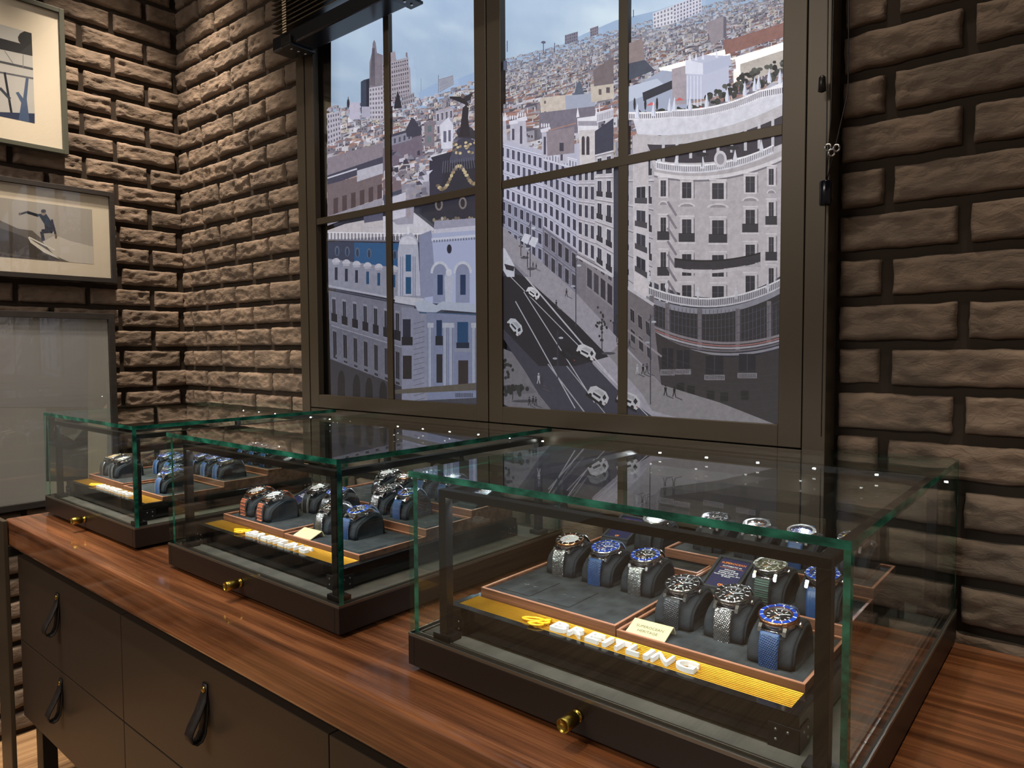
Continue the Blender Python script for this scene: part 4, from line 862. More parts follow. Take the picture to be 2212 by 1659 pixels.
# ------------------------------------------------------------------ glass display cases
CW, CD, BZ, HG, GT = .58, .5855, .90, .22893, .0085   # width, depth, base bottom, glass height, glass thickness
BT = BZ+.04545                                        # top of the base
def pane(name, x0, x1, y0, y1, z0, z1, big, par):
    mb = MB(); vs = [(x0, y0, z0), (x1, y0, z0), (x1, y1, z0), (x0, y1, z0), (x0, y0, z1), (x1, y0, z1), (x1, y1, z1), (x0, y1, z1)]
    for f, ax in (((0, 3, 2, 1), 2), ((4, 5, 6, 7), 2), ((0, 1, 5, 4), 1), ((2, 3, 7, 6), 1), ((1, 2, 6, 5), 0), ((3, 0, 4, 7), 0)):
        n = len(mb.v); mb.add([vs[i] for i in f], [(0, 1, 2, 3)], 0 if ax == big else (2 if (ax == 2 and f[0] == 0 and f[1] == 3) else 1))
    o = link(name, None, par)
    me = bpy.data.meshes.new(name); me.from_pydata([tuple(v) for v in mb.v], [], mb.f); me.materials.append(M['glass']); me.materials.append(M['edge']); me.materials.append(M['frame_gap'])
    me.polygons.foreach_set('material_index', mb.m); me.validate()
    bm = bmesh.new(); bm.from_mesh(me); bmesh.ops.remove_doubles(bm, verts=bm.verts[:], dist=1e-6); bm.to_mesh(me); bm.free()
    o2 = bpy.data.objects.new(name, me); COL.objects.link(o2); o2.parent = par; bpy.data.objects.remove(o); o2.name = name; return o2
def case(X, Y, label):
    """X, Y: right front bottom corner of the base; local coordinates run x -0.58..0, y 0..0.5855"""
    t = thing('display_case', label, 'display case', (X, Y, 0), 'glass display cases on the countertop')
    b = .012
    mb = MB(); mb.box(-CW, 0, 0, CD, BZ, BT-.004, 0, .0015)
    mb.build('base', M['base'], t)
    MB().box(-CW+.03, -.03, .03, CD-.03, CT, BZ).build('plinth', M['frame_gap'], t)
    mb = MB()   # metal lips either side of the glass channel
    for (a, c) in ((0, .002), (.0105, .0125)):
        mb.box(-CW+a, -a, a, c, BT-.004, BT); mb.box(-CW+a, -a, CD-c, CD-a, BT-.004, BT); mb.box(-CW+a, -CW+c, c, CD-c, BT-.004, BT); mb.box(-c, -a, c, CD-c, BT-.004, BT)
    mb.build('channel_lip', pm('lip_metal', rgb(120, 114, 104), .3, .7), t)
    MB().box(-CW+.0155, -.0155, .0155, CD-.0155, BT-.004, BT-.0008).build('inner_floor', M['base_in'], t)
    MB().box(-CW+.0115, -CW+.0122, -.0003, .001, BZ+.001, BT-.005).build('seam', M['frame_gap'], t); MB().box(-.0122, -.0115, -.0003, .001, BZ+.001, BT-.005).build('seam', M['frame_gap'], t)
    k = Matrix.Translation((-.290, 0, .9225)) @ Matrix.Rotation(R(90), 4, 'X')
    MB().lathe([(.0075, 0), (.0075, .004), (.0062, .0045), (.0062, .0085), (.0085, .009), (.0085, .030), (.0078, .031), (.0078, .030), (0.001, .0295)], 32, 0, M=k).build('knob', M['brass'], t)
    g = .0022; zt = BZ+.04545+HG
    pane('front_glass', -CW+g, -g, g, g+GT, BT-.003, zt-GT, 1, t); pane('back_glass', -CW+g, -g, CD-g-GT, CD-g, BT-.003, zt-GT, 1, t)
    pane('left_glass', -CW+g, -CW+g+GT, g+GT+.0002, CD-g-GT-.0002, BT-.003, zt-GT, 0, t); pane('right_glass', -g-GT, -g, g+GT+.0002, CD-g-GT-.0002, BT-.003, zt-GT, 0, t)
    pane('top_glass', -CW+g, -g, g, CD-g, zt-GT+.0001, zt, 2, t)
    # inner lighting frame
    xl, xr, yf, yb, zr = -.530, -.0216, .0135, .5465, 1.1525
    fr = link('light_frame', None, t)
    for (x, y) in ((xl, yf), (xr-.0135, yf), (xl, yb-.0135), (xr-.0135, yb-.0135)):
        p = MB().box(x, x+.0135, y, y+.0135, BT+.008, zr-.0105, 0, .0006).build('post', M['black'], fr)
        MB().box(x-.009, x+.0225, y-.004, y+.020, BT-.001, BT+.008, 0, .0008).build('foot', M['black'], p)
    for (a, b_, c, d) in ((xl, xr, yf, yf+.0135), (xl, xr, yb-.0135, yb), (xl, xl+.0135, yf+.0135, yb-.0135), (xr-.0135, xr, yf+.0135, yb-.0135)):
        MB().box(a, b_, c, d, zr-.0105, zr, 0, .0005).build('rail', M['black'], fr)
    for i in range(6):
        x = -.473+i*.0925
        MB().box(x-.0022, x+.0022, yb-.0145, yb-.0136, zr-.0068, zr-.0045).build('lamp_diode', M['led'], fr)
    for i in range(12):
        x = -.51+i*.043
        MB().box(x-.0022, x+.0022, yf+.0045, yf+.0085, zr-.0112, zr-.0106).build('lamp_diode', M['led'], fr)
    # display platform in the case
    pl = thing('display_platform', PLAB[label], 'display stand', (X, Y, 0), 'black platforms inside the cases')
    mb = MB(); mb.box(-.541, -.0565, .041, .500, BT+.003, BT+.0365, 0, .0008); mb.box(-.541, -.0565, .041, .053, BT+.0365, BT+.038, 0, .0004); mb.box(-.541, -.5305, .053, .093, BT+.0365, BT+.038, 0, .0004); mb.box(-.068, -.0565, .053, .093, BT+.0365, BT+.038, 0, .0004)
    mb.build('box', M['blackg'], pl)
    mb = MB(); MB().box(-.5305, -.068, .053, .093, BT+.0355, BT+.0367).build('plate_back', pm('gold_shadow', rgb(96, 66, 14), .5, .6), pl)
    for i in range(10):
        y = .0552+i*.0040; mb.prism([(y-.00125, BT+.0366), (y-.0011, BT+.0372), (y-.0006, BT+.0378), (y, BT+.0380), (y+.0006, BT+.0378), (y+.0011, BT+.0372), (y+.00125, BT+.0366)], -.5305, -.068)
    mb.build('ribbed_plate', M['gold'], pl)
    for (x, s) in ((-.541, -1), (-.0565, 1)):
        for (y, q) in ((.041, -1), (.500, 1)):
            mb = MB(); x1 = x-s*.030; y1 = y-q*.030
            mb.box(x+s*.0016, x1, y+q*.0002, y+q*.0016, BT-.001, BT+.024, 0, .0005); mb.box(x+s*.0002, x+s*.0016, y+q*.0016, y1, BT-.001, BT+.024, 0, .0005)
            br = mb.build('corner_bracket', M['black'], pl)
            mb = MB()
            for (dx, dz) in ((.010, .018), (.022, .018), (.022, .008)):
                mb.lathe([(.0016, 0), (.0014, .0006), (.0005, .001)], 10, 0, M=Matrix.Translation((x-s*dx, y+q*.0016, BT+dz)) @ Matrix.Rotation(R(90 if q < 0 else -90), 4, 'X'))
                mb.lathe([(.0016, 0), (.0014, .0006), (.0005, .001)], 10, 0, M=Matrix.Translation((x+s*.0016, y-q*dx, BT+dz)) @ Matrix.Rotation(R(90*s), 4, 'Y'))
            mb.build('screws', M['steelb'], br).name = 'screw'
    # raised lettering with emblem
    sg = thing('sign_lettering', SLAB[label], 'sign', (X, Y, 0), 'white letters on the gold ribbed plates')
    zz = BT+.0378
    spec = [('B', -.3735, .022), ('R', -.3465, .021), ('E', -.3195, .019), ('I', -.2945, .0055), ('T', -.2855, .021), ('L', -.2615, .017), ('I', -.2385, .0055), ('N', -.2285, .021), ('G', -.2005, .0245)]
    for ch, x, w in spec:
        vs, fs = LET[ch]; xs0 = min(v.x for v in vs); xs1 = max(v.x for v in vs); ys1 = max(v.y for v in vs)
        mb = MB(); mb.add([(x+(v.x-xs0)/(xs1-xs0)*w, .0565+v.y/ys1*.0205, zz+.0028+v.z) for v in vs], fs); mb.build('letter', M['white'], sg)
    em = link('emblem', None, sg)
    def loop(pts, r=.0017): 
        m_ = MB(); m_.tube([(x, y, zz+.003) for x, y in pts], r, 8); return m_
    el = lambda cx, cy, rx, ry, rot, a0=0, a1=360, n=28: [(cx+rx*math.cos(R(a0+(a1-a0)*i/n))*math.cos(R(rot))-ry*math.sin(R(a0+(a1-a0)*i/n))*math.sin(R(rot)), cy+rx*math.cos(R(a0+(a1-a0)*i/n))*math.sin(R(rot))+ry*math.sin(R(a0+(a1-a0)*i/n))*math.cos(R(rot))) for i in range(n+1)]
    m_ = loop(el(-.4075, .0665, .0145, .0048, 22)); m_.tube([(x, y, zz+.003) for x, y in el(-.3955, .0565, .0095, .0048, 20)], .0017, 8); m_.tube([(x, y, zz+.003) for x, y in el(-.3905, .0675, .0070, .0042, 25)], .0017, 8)
    m_.tube([(x, y, zz+.0035) for x, y in ((-.404, .050), (-.398, .060), (-.393, .072), (-.389, .0765), (-.386, .076))], .0019, 8)
    m_.build('script_mark', M['yellow'], em)
    # light from the frame's diodes: small lamps in a row
    def dio(x, y, tx, ty, e):
        l = spot('case_diode', (X+x, Y+y, zr-.0125), (X+tx, Y+ty, BT+.03), e, (.93, .96, 1.0), 150, .8, .0022); return l
    for i in range(10): dio(-.498+i*.0495, yf+.0065, -.498+i*.0495, .19, .42)
    for i in range(6): dio(-.4965+i*.0925, yb-.0065, -.4965+i*.0925, .40, .45)
    return t
LET = {ch: text_mesh(ch, 1.0, .0028, off=.004) for ch in 'BREITLNG'}
LA = 'large glass display case nearest the camera, at the right end of the countertop'
LB = 'glass display case in the middle of the row of three'
LC = 'glass display case furthest back at the left end of the countertop'
PLAB = {LA: 'black platform with gold ribbed front plate in the nearest glass case', LB: 'black platform with gold ribbed front plate in the middle glass case', LC: 'black platform with gold ribbed front plate in the farthest glass case'}
SLAB = {LA: 'white raised letters with yellow emblem, clearly readable, in the nearest glass case', LB: 'white raised letters with yellow emblem in the middle glass case', LC: 'white raised letters with yellow emblem in the farthest left glass case'}
POS = {'A': (0.0, -.2873), 'B': (-.73693, -.28957), 'C': (-1.49279, -.28406)}
case(*POS['A'], LA); case(*POS['B'], LB); case(*POS['C'], LC)
WHERE = {'A': 'in the nearest case', 'B': 'in the middle case', 'C': 'in the farthest case'}
PADS = {}

# ------------------------------------------------------------------ walnut trays
DZ = {'T1': .048, 'T2': .043, 'T3': .056, 'T4': .070, 'T5': .056}
def tray(c, key, x0, x1, y0, y1, ztop, label, zbot=.0368, inserts=()):
    X, Y = POS[c]; t = thing('display_tray', label+' '+WHERE[c], 'tray', (X, Y, BT), 'walnut trays '+WHERE[c])
    w = .0045; zf = ztop-.004
    mb = MB(); e = .0004
    x0 += e; x1 -= e; y0 += e; y1 -= e
    for (a, b_, cc, d) in ((x0, x1, y0, y0+w), (x0, x1, y1-w, y1), (x0, x0+w, y0+w, y1-w), (x1-w, x1, y0+w, y1-w)): mb.box(a, b_, cc, d, zbot, ztop-.0009)
    mb.build('tray_wall', M['walnut_tray'], t)
    mb = MB()
    for (a, b_, cc, d) in ((x0, x1, y0, y0+.0032), (x0, x1, y1-.0032, y1), (x0, x0+.0032, y0+.0032, y1-.0032), (x1-.0032, x1, y0+.0032, y1-.0032)): mb.box(a, b_, cc, d, ztop-.0009, ztop)
    mb.build('rim', M['rim'], t)
    PADS[c, key] = (MB().box(x0+w, x1-w, y0+w, y1-w, zbot+.0005, zf).build('suede_pad', M['suede'], t), zf)
    for (xa, xb, ya, yb) in inserts:
        g = .0009; p = MB(); p.box(xa-g, xb+g, ya-g, yb+g, zf, zf+.00015); s_ = p.build('insert_gap', M['line'], t)
        q = MB().box(xa, xb, ya, yb, zf+.0001, zf+.0006).build('insert_panel', M['suede'], t)
        xm, ym = (xa+xb)/2, (ya+yb)/2; mb = MB()
        for sgn in (-1, 1): mb.tube([(xm+sgn*(.003+.0018*k), ym+.0016*math.sin(k*1.5), zf+.0007) for k in range(6)], .00022, 4)
        mb.build('foil_mark', M['emboss'], q)
PLQ = [(-.507, -.4535, .116, .188), (-.4375, -.3855, .115, .188)]
tray('A', 'T1', -.5255, -.2975, .0925, .325, .0515, 'walnut tray with three watches and two square inserts', inserts=PLQ)
tray('A', 'T2', -.2965, -.067, .0925, .2475, .047, 'low walnut tray with pale gold name plate at front right')
tray('A', 'T3', -.2965, -.067, .2475, .372, .060, 'middle step walnut tray with the green watch')
tray('A', 'T5', -.5255, -.2975, .325, .500, .060, 'walnut tray behind the front left tray')
tray('A', 'T4', -.378, -.067, .372, .500, .074, 'highest walnut tray at the back right', zbot=.0602)
tray('B', 'T1', -.5255, -.2975, .0925, .325, .0515, 'walnut tray with two orange-strapped watches at front left')
tray('B', 'T2', -.2965, -.067, .0925, .2475, .047, 'low walnut tray with name plate at front right', inserts=[(-.139, -.090, .110, .172)])
tray('B', 'T3', -.2965, -.067, .2475, .372, .060, 'middle step walnut tray with a mesh and a blue watch', inserts=[(-.137, -.088, .262, .325)])
tray('B', 'T5', -.5255, -.2975, .325, .500, .060, 'walnut tray at the back left', inserts=[(-.505, -.455, .345, .405)])
tray('B', 'T4', -.2965, -.067, .372, .500, .074, 'highest walnut tray at the back right')
tray('C', 'T1', -.5255, -.2975, .0925, .325, .0515, 'deep walnut tray with two watches at front left')
tray('C', 'T2', -.2965, -.067, .0925, .2475, .047, 'low walnut tray at front right')
tray('C', 'T3', -.2965, -.067, .2475, .372, .060, 'walnut tray with three navy-strapped watches on middle step')
tray('C', 'T5', -.5255, -.2975, .325, .500, .060, 'walnut tray at the back left')
tray('C', 'T4', -.2965, -.067, .372, .500, .074, 'highest walnut tray at the back right')

# ------------------------------------------------------------------ watches on cushions
PROF = [(0, 0), (0, .010), (.0015, .019), (.0055, .0265), (.013, .0325), (.024, .0375), (.036, .0425), (.046, .0450), (.054, .0445), (.062, .0405), (.0685, .033), (.0725, .022), (.0735, .010), (.0735, 0)]
def cushion_mesh():
    mb = MB(); w = .0248; sc = lambda k: [(.0368+(y-.0368)*k, z*k if z > 0 else 0) for y, z in PROF]
    secs = [(-w, .955), (-w+.0012, .985), (-w+.004, 1.0), (w-.004, 1.0), (w-.0012, .985), (w, .955)]
    n = len(PROF); vs = []; fs = []
    for x, k in secs: vs += [(x, y, z) for y, z in sc(k)]
    for j in range(len(secs)-1):
        for i in range(n): fs.append((j*n+i, j*n+(i+1) % n, (j+1)*n+(i+1) % n, (j+1)*n+i))
    fs += [list(range(n-1, -1, -1)), [(len(secs)-1)*n+i for i in range(n)]]
    mb.add(vs, fs, 0, True)
    return mb.mesh('cushion_body', M['cushion'])
def cushion_side(s):
    mb = MB(); w = .0248*s
    sc = lambda k: [(.0368+(y-.0368)*k, .0008+z*k) for y, z in PROF]
    n = len(PROF); vs = []; 
    for x, k in ((w-.0008*s, .90), (w+.0013*s, .89), (w+.0019*s, .86), (w+.0019*s, .82), (w+.0013*s, .80)): vs += [(x, y, z) for y, z in sc(k)]
    fs = [(j*n+i, j*n+(i+1) % n, (j+1)*n+(i+1) % n, (j+1)*n+i) for j in range(4) for i in range(n)]; fs.append([4*n+i for i in range(n)])
    mb.add(vs, fs, 0, True); return mb.mesh('side_panel', M['cushion'])
CM = cushion_mesh(); CS = {1: cushion_side(1), -1: cushion_side(-1)}
FRONT = [(.0035, .0370), (.0005, .0335), (-.0018, .0275), (-.0030, .0195), (-.0032, .010), (-.0030, .0006)]
BACK = [(.0500, .0520), (.0560, .0520), (.0625, .0478), (.0700, .0385), (.0752, .0255), (.0765, .012), (.0765, .0006)]
def resample(P_, n):
    d = [0]
    for i in range(1, len(P_)): d.append(d[-1]+math.hypot(P_[i][0]-P_[i-1][0], P_[i][1]-P_[i-1][1]))
    out = []
    for k in range(n+1):
        s = d[-1]*k/n; i = max(j for j in range(len(d)) if d[j] <= s+1e-12); i = min(i, len(P_)-2); t = (s-d[i])/(d[i+1]-d[i])
        # catmull-rom
        p0 = P_[max(i-1, 0)]; p1 = P_[i]; p2 = P_[i+1]; p3 = P_[min(i+2, len(P_)-1)]
        f = lambda a, b, c, e: .5*((2*b)+(-a+c)*t+(2*a-5*b+4*c-e)*t*t+(-a+3*b-3*c+e)*t**3)
        out.append((f(p0[0], p1[0], p2[0], p3[0]), f(p0[1], p1[1], p2[1], p3[1])))
    return out, d[-1]
STC = {}
def strap_mesh(kind, which, mat, fine=True):
    key = (kind, which, mat, fine)
    if key in STC: return STC[key]
    W2 = .0112 if kind != 'bracelet' else .0115
    nl = (96 if fine else 40) if kind in ('mesh', 'meshr') else 60; nw = (34 if fine else 16) if kind in ('mesh', 'meshr') else 14
    P_, L = resample(FRONT if which == 'front' else BACK, nl); mb = MB(); vs = []; fs = []; sgn = 1 if which == 'front' else -1
    for j in range(nl+1):
        y, z = P_[j]; y2, z2 = P_[min(j+1, nl)]; y1, z1 = P_[max(j-1, 0)]; l = math.hypot(y2-y1, z2-z1) or 1
        ny, nz = (z2-z1)/l, -(y2-y1)/l       # outward
        if which == 'back': ny, nz = -ny, -nz
        if which == 'front' and ny > 0: ny, nz = -ny, -nz
        s = L*j/nl; W = W2*(1-.06*j/nl)
        for i in range(nw+1):
            u = -1+2*i/nw; x = u*W; e = math.sqrt(max(0, 1-abs(u)**8)); h = .0017*e
            if kind in ('mesh', 'meshr'):
                a = (x+s*.55)/.0023; b_ = (s-x*.2)/.0023; q = abs(math.sin(a*math.pi))*(.5+.5*abs(math.sin(b_*math.pi)))
                if not (kind == 'meshr' and s < .0035): h += .0014*q*e
                else: h += .0009
            elif kind == 'ribbed':
                h += .0009*(1 if (s/.0028) % 1 < .5 and abs(u) < .88 and s > .002 else 0)
            elif kind == 'leather': h += .0012*(1-u*u)**.5
            elif kind == 'bracelet':
                f = (s/.0042) % 1; h += .0006*(min(f, 1-f)*6 if min(f, 1-f) < .16 else 1)-.0005*(1 if abs(abs(u)-.38) < .06 else 0)
            elif kind == 'rubber': h += .0006
            vs.append((x, y+ny*h, z+nz*h))
    n1 = nw+1
    for j in range(nl):
        for i in range(nw): fs.append((j*n1+i, j*n1+i+1, (j+1)*n1+i+1, (j+1)*n1+i))
    k = len(vs)
    for j in range(nl+1):
        y, z = P_[j]; vs += [(-W2*(1-.06*j/nl), y, z), (W2*(1-.06*j/nl), y, z)]
    for j in range(nl):
        a, b_ = k+2*j, k+2*j+2; fs += [(a, a+1, b_+1, b_), (a, j*n1, (j+1)*n1, b_), (a+1, b_+1, (j+1)*n1+nw, j*n1+nw)]
    fs += [(k, k+1)+tuple(range(nw, -1, -1)), (k+2*nl, k+2*nl+1)+tuple(nl*n1+i for i in range(nw, -1, -1))]
    mb.add(vs, fs, 0, kind != 'ribbed')
    mats = [M[mat]]
    if kind in ('mesh', 'meshr'):
        mats = [M[mat], M[{'steel': 'steeldark', 'stblue': 'bluedark'}.get(mat, 'stblack')]]
        for q in range(nl*nw):
            s = L*(q//nw+.5)/nl; x = (-1+2*(q % nw+.5)/nw)*W2
            if kind == 'meshr' and s < .0035: continue
            if abs(math.sin((x+s*.55)/.0023*math.pi))*(.5+.5*abs(math.sin((s-x*.2)/.0023*math.pi))) < .46: mb.m[q] = 1
    if kind == 'ribbed':   # raised ribs lighter than the groove
        mats = [M[mat], M['stblack']]
        for q in range(nl*nw):
            s = L*(q//nw+.5)/nl
            if not ((s/.0028) % 1 < .5 and 0 < q % nw < nw-1 and s > .002): mb.m[q] = 1
    STC[key] = mb.mesh('strap', mats); return STC[key]
def stitch_mesh():
    P_, L = resample(FRONT, 36); mb = MB()
    for j in range(5, 36, 2):
        (y, z), (y2, z2) = P_[j], P_[j+1]
        for x in (-.0088, .0088): mb.tube([(x, y-.0026, z+.0005), (x, y2-.0026, z2+.0005)], .00032, 5)
    return mb.mesh('stitching', M['stitch'])
TILT = R(11)
WM = Matrix.Translation((0, .0285, .0505)) @ Matrix.Rotation(TILT, 4, 'X')
MC = {}
def cached(key, fn):
    if key not in MC: MC[key] = fn()
    return MC[key]
def body_mesh(metal):
    mb = MB(); mb.lathe([(.0165, -.0118), (.0190, -.0108), (.0203, -.0085), (.0206, -.0035), (.0200, -.0022)], 56, 0, M=WM)
    for sx in (-1, 1):
        for sy in (-1, 1):
            pr_ = [(.010, -.0030), (.0185, -.0032), (.0225, -.0060), (.0252, -.0105), (.0244, -.0124), (.0205, -.0118), (.012, -.0108)]
            pts = [(a*sy, b_) for a, b_ in pr_]
            x0, x1 = sorted((sx*.0118, sx*.0156)); n = len(pts)
            xo0, xo1 = x0, x1
            vs = [(xo0, a, b_) for a, b_ in pts]+[(xo1, a, b_) for a, b_ in pts]
            mb.add(vs, [(i, (i+1) % n, n+(i+1) % n, n+i) for i in range(n)]+[list(range(n)), list(range(2*n-1, n-1, -1))], 0, False, WM)
    for sy in (-1, 1): mb.tube([(-.012, sy*.0215, -.0098), (.012, sy*.0215, -.0098)], .0012, 8, 0, WM)
    return mb.mesh('watch_body', M[metal])
def bezel_mesh(metal):
    mb = MB(); mb.lathe([(.0203, -.0026), (.0222, -.0022), (.0224, .0002), (.0218, .0012), (.0208, .0016)], 144, 0, M=WM, caps=False, teeth=72, tr=.0005)
    mb.lathe([(.0208, .0016), (.0208, -.0015), (.0162, -.0015), (.0157, .0020), (.0150, .0018), (.0150, -.0010)], 72, 0, M=WM, caps=False)
    return mb.mesh('bezel', M[metal])
def insert_mesh(mat, numerals):
    mb = MB(); mb.lathe([(.0161, .0021), (.0206, .0016)], 72, 0, False, WM, caps=False)
    for i in range(12):
        a = R(90-30*i); c, s = math.cos(a), math.sin(a); w = .00038 if i % 3 else .0007
        q = [(.0163, -w), (.0204, -w), (.0204, w), (.0163, w)]
        mb.add([(r*c-t*s, r*s+t*c, (.00235 if r < .018 else .00188)) for r, t in q], [(0, 1, 2, 3)], 1, False, WM)
    if numerals:
        for i in range(60):
            a = R(6*i); c, s = math.cos(a), math.sin(a); q = [(.0192, -.00012), (.0203, -.00012), (.0203, .00012), (.0192, .00012)]
            mb.add([(r*c-t*s, r*s+t*c, .00205) for r, t in q], [(0, 1, 2, 3)], 1, False, WM)
    return mb.mesh('bezel_insert', [M[mat], M['lume']])
def dial_mesh(mat, chrono, numerals, mk):
    mb = MB(); mb.lathe([(.0002, -.0008), (.0141, -.0008), (.0150, .0004)], 56, 0, False, WM, caps=False)
    for i in range(12):
        a = R(90-30*i); c, s = math.cos(a), math.sin(a)
        if numerals and i in (0, 3, 6, 9): continue
        w = .0006; q = [(.0095 if not chrono else .0115, -w), (.0130, -w), (.0130, w), (.0095 if not chrono else .0115, w)]
        mb.add([(r*c-t*s, r*s+t*c, -.0004) for r, t in q], [(0, 1, 2, 3)], 1, False, WM)
    for i in range(60):
        a = R(6*i); c, s = math.cos(a), math.sin(a); q = [(.0142, -.0001), (.0149, -.0001), (.0149, .0001), (.0142, .0001)]
        mb.add([(r*c-t*s, r*s+t*c, .0003+(r-.0142)*.4) for r, t in q], [(0, 1, 2, 3)], 1, False, WM)
    if numerals:
        for ch, a in (('12', 90), ('3', 0), ('6', 270), ('9', 180)):
            vs, fs = cached('n'+ch, lambda: text_mesh(ch, .0052, .00012, 'CENTER', off=.00010))
            cx, cy = .0100*math.cos(R(a)), .0100*math.sin(R(a))-.0018
            mb.add([(v.x+cx, v.y+cy, v.z-.0004) for v in vs], fs, 1, False, WM)
    if chrono:
        for (x, y) in ((.0068, 0), (-.0068, 0), (0, -.0068)):
            mb.ring(.0026, .0033, -.0007, -.0004, 24, 2, WM @ Matrix.Translation((x, y, 0))); mb.lathe([(.0001, -.00065), (.0026, -.00065)], 20, 2, False, WM @ Matrix.Translation((x, y, 0)), caps=False)
    else:
        for k, (y, w) in enumerate(((.0062, .0030), (-.0045, .0034), (-.0058, .0022), (-.0070, .0028))): mb.box(-w, w, y-.00022, y+.00022, -.0006, -.0004, 1, 0, WM)
    return mb.mesh('dial', [M[mat], M[mk], M['inssteel']])
def hand_mesh(l, w, ang, z, mat):
    a = R(90-ang); c, s = math.cos(a), math.sin(a); q = [(-.002, -w*.5), (l*.75, -w), (l, 0), (l*.75, w), (-.002, w*.5)]
    mb = MB(); vs = [(r*c-t*s, r*s+t*c, z) for r, t in q]+[(r*c-t*s, r*s+t*c, z+.00025) for r, t in q]
    mb.add(vs, [(4, 3, 2, 1, 0), (5, 6, 7, 8, 9)]+[(i, (i+1) % 5, 5+(i+1) % 5, 5+i) for i in range(5)], 0, False, WM); return mb.mesh('hand', M[mat])
def crystal_mesh():
    mb = MB(); mb.lathe([(.0151, .0016), (.0148, .0026), (.011, .0034), (.006, .0038), (.0003, .0039)], 48, 0, True, WM, caps=False); return mb.mesh('crystal', M['crystal'])
def crown_mesh(metal, ch):
    mb = MB(); K = WM @ Matrix.Translation((.0203, 0, -.006)) @ Matrix.Rotation(R(90), 4, 'Y')
    mb.lathe([(.0018, 0), (.0018, .0018), (.0032, .0020), (.0034, .0052), (.0028, .0058)], 40, 0, M=K, teeth=20, tr=.0003)
    if ch:
        for y in (-.0085, .0085):
            K = WM @ Matrix.Translation((.0188, y, -.006)) @ Matrix.Rotation(R(90), 4, 'Y'); mb.lathe([(.0012, 0), (.0012, .003), (.0021, .0031), (.0021, .0050), (.0016, .0054)], 20, 0, M=K)
    return mb.mesh('crown', M[metal])
BRT = text_mesh('BREITLING', .0088, .00045, 'LEFT', off=.00012)
def emboss_mesh(mat):
    vs, fs = BRT; P_, L = resample(FRONT, 60); mb = MB(); xm = max(v.x for v in vs); out = []
    for v in vs:
        s = .006+v.x*.62; 
        if s > L: s = L+ (s-L)*0
        j = min(59, int(s/L*60)); y, z = P_[j]; y2, z2 = P_[j+1]; l = math.hypot(y2-y, z2-z); ny, nz = -abs(z2-z)/l, abs(y2-y)/l; f = s/L*60-j
        h = .0024+v.z; out.append((v.y*1.0-.0032, y+(y2-y)*f+ny*h, z+(z2-z)*f+nz*h))
    mb.add(out, fs, 0, False)
    for x in (-.0056, .0056):
        for j in range(9, 58): (y, z), (y2, z2) = P_[j], P_[j+1]; mb.tube([(x, y-.0023, z), (x, y2-.0023, z2)], .0003, 4)
    return mb.mesh('embossed_lettering', M[mat])
def watch(c, tk, x, y, wlabel, clabel, metal='steel', bez='steel', ins='insblack', dial='dialblack', strap='mesh', smat='steel', chrono=False, num=False, hands='lume', buckle=False, fine=True, mk='lume', group=None):
    X, Y = POS[c]; z = BT+DZ[tk]-.0005
    pd, zf = PADS[c, tk]; MB().box(x-.0268, x+.0262, y-.0022, y+.0772, zf, zf+.0002).build('cushion_slot', M['line'], pd)
    cu = thing('watch_cushion', clabel+' '+WHERE[c], 'watch cushion', (X+x, Y+y, z), 'charcoal cushions '+WHERE[c])
    link('cushion_body', CM, cu); link('side_panel', CS[1], cu); link('side_panel', CS[-1], cu)
    w = thing('wristwatch', wlabel+' '+WHERE[c], 'watch', (X+x, Y+y, z), group or ('wristwatches '+WHERE[c]))
    link('watch_body', cached(('b', metal), lambda: body_mesh(metal)), w)
    bz = link('bezel', cached(('z', bez), lambda: bezel_mesh(bez)), w)
    link('bezel_insert', cached(('i', ins, num), lambda: insert_mesh(ins, num)), bz)
    d = link('dial', cached(('d', dial, chrono, num, mk), lambda: dial_mesh(dial, chrono, num, mk)), w)
    link('hour_hand', cached(('hh', hands), lambda: hand_mesh(.0078, .00085, 304, .0000, hands)), d); link('minute_hand', cached(('mh', hands), lambda: hand_mesh(.0118, .0007, 62, .0004, hands)), d)
    link('second_hand', cached('sh', lambda: hand_mesh(.0128, .0002, 205, .0008, 'orange')), d)
    link('crystal', cached('c', crystal_mesh), w); link('crown', cached(('cr', metal, chrono), lambda: crown_mesh(metal, chrono)), w)
    s = link('strap', strap_mesh(strap, 'front', smat, fine), w); link('strap', strap_mesh(strap, 'back', smat, fine), w)
    if strap == 'leather': link('stitching', cached('st', stitch_mesh), s)
    if strap == 'rubber': link('embossed_lettering', cached(('em', smat), lambda: emboss_mesh(smat)), s)
    if buckle: link('buckle', cached('bk', lambda: MB().box(-.0125, .0125, -.0085, -.0045, .0004, .0030, 0, .0006).mesh('buckle', M['steelb'])), s)
CU = 'charcoal cushion under the '
def wc(c, tk, x, y, lab, **k): watch(c, tk, x, y, lab, CU+k.pop('short'), **k)
wc('A', 'T1', -.476, .217, 'rose gold rimmed watch on steel mesh, leftmost in front', short='rose-bezelled watch', bez='rose', ins='insblack', dial='dialwhite')
wc('A', 'T1', -.409, .216, 'blue bezel watch on blue mesh, second in left trio', short='blue-strapped watch of the front left trio', ins='insblue', dial='dialblue', strap='meshr', smat='stblue')
wc('A', 'T1', -.341, .216, 'blue bezel watch on steel mesh, right in left trio', short='steel mesh watch right in the left trio', ins='insblue', dial='dialblack')
wc('A', 'T2', -.250, .150, 'black bezel watch on black mesh strap beside the gold name plate', short='black mesh watch beside the name plate', strap='meshr', smat='stblackmesh')
wc('A', 'T2', -.184, .154, 'black bezel watch on steel mesh, amid front right trio', short='steel mesh watch amid the front right trio')
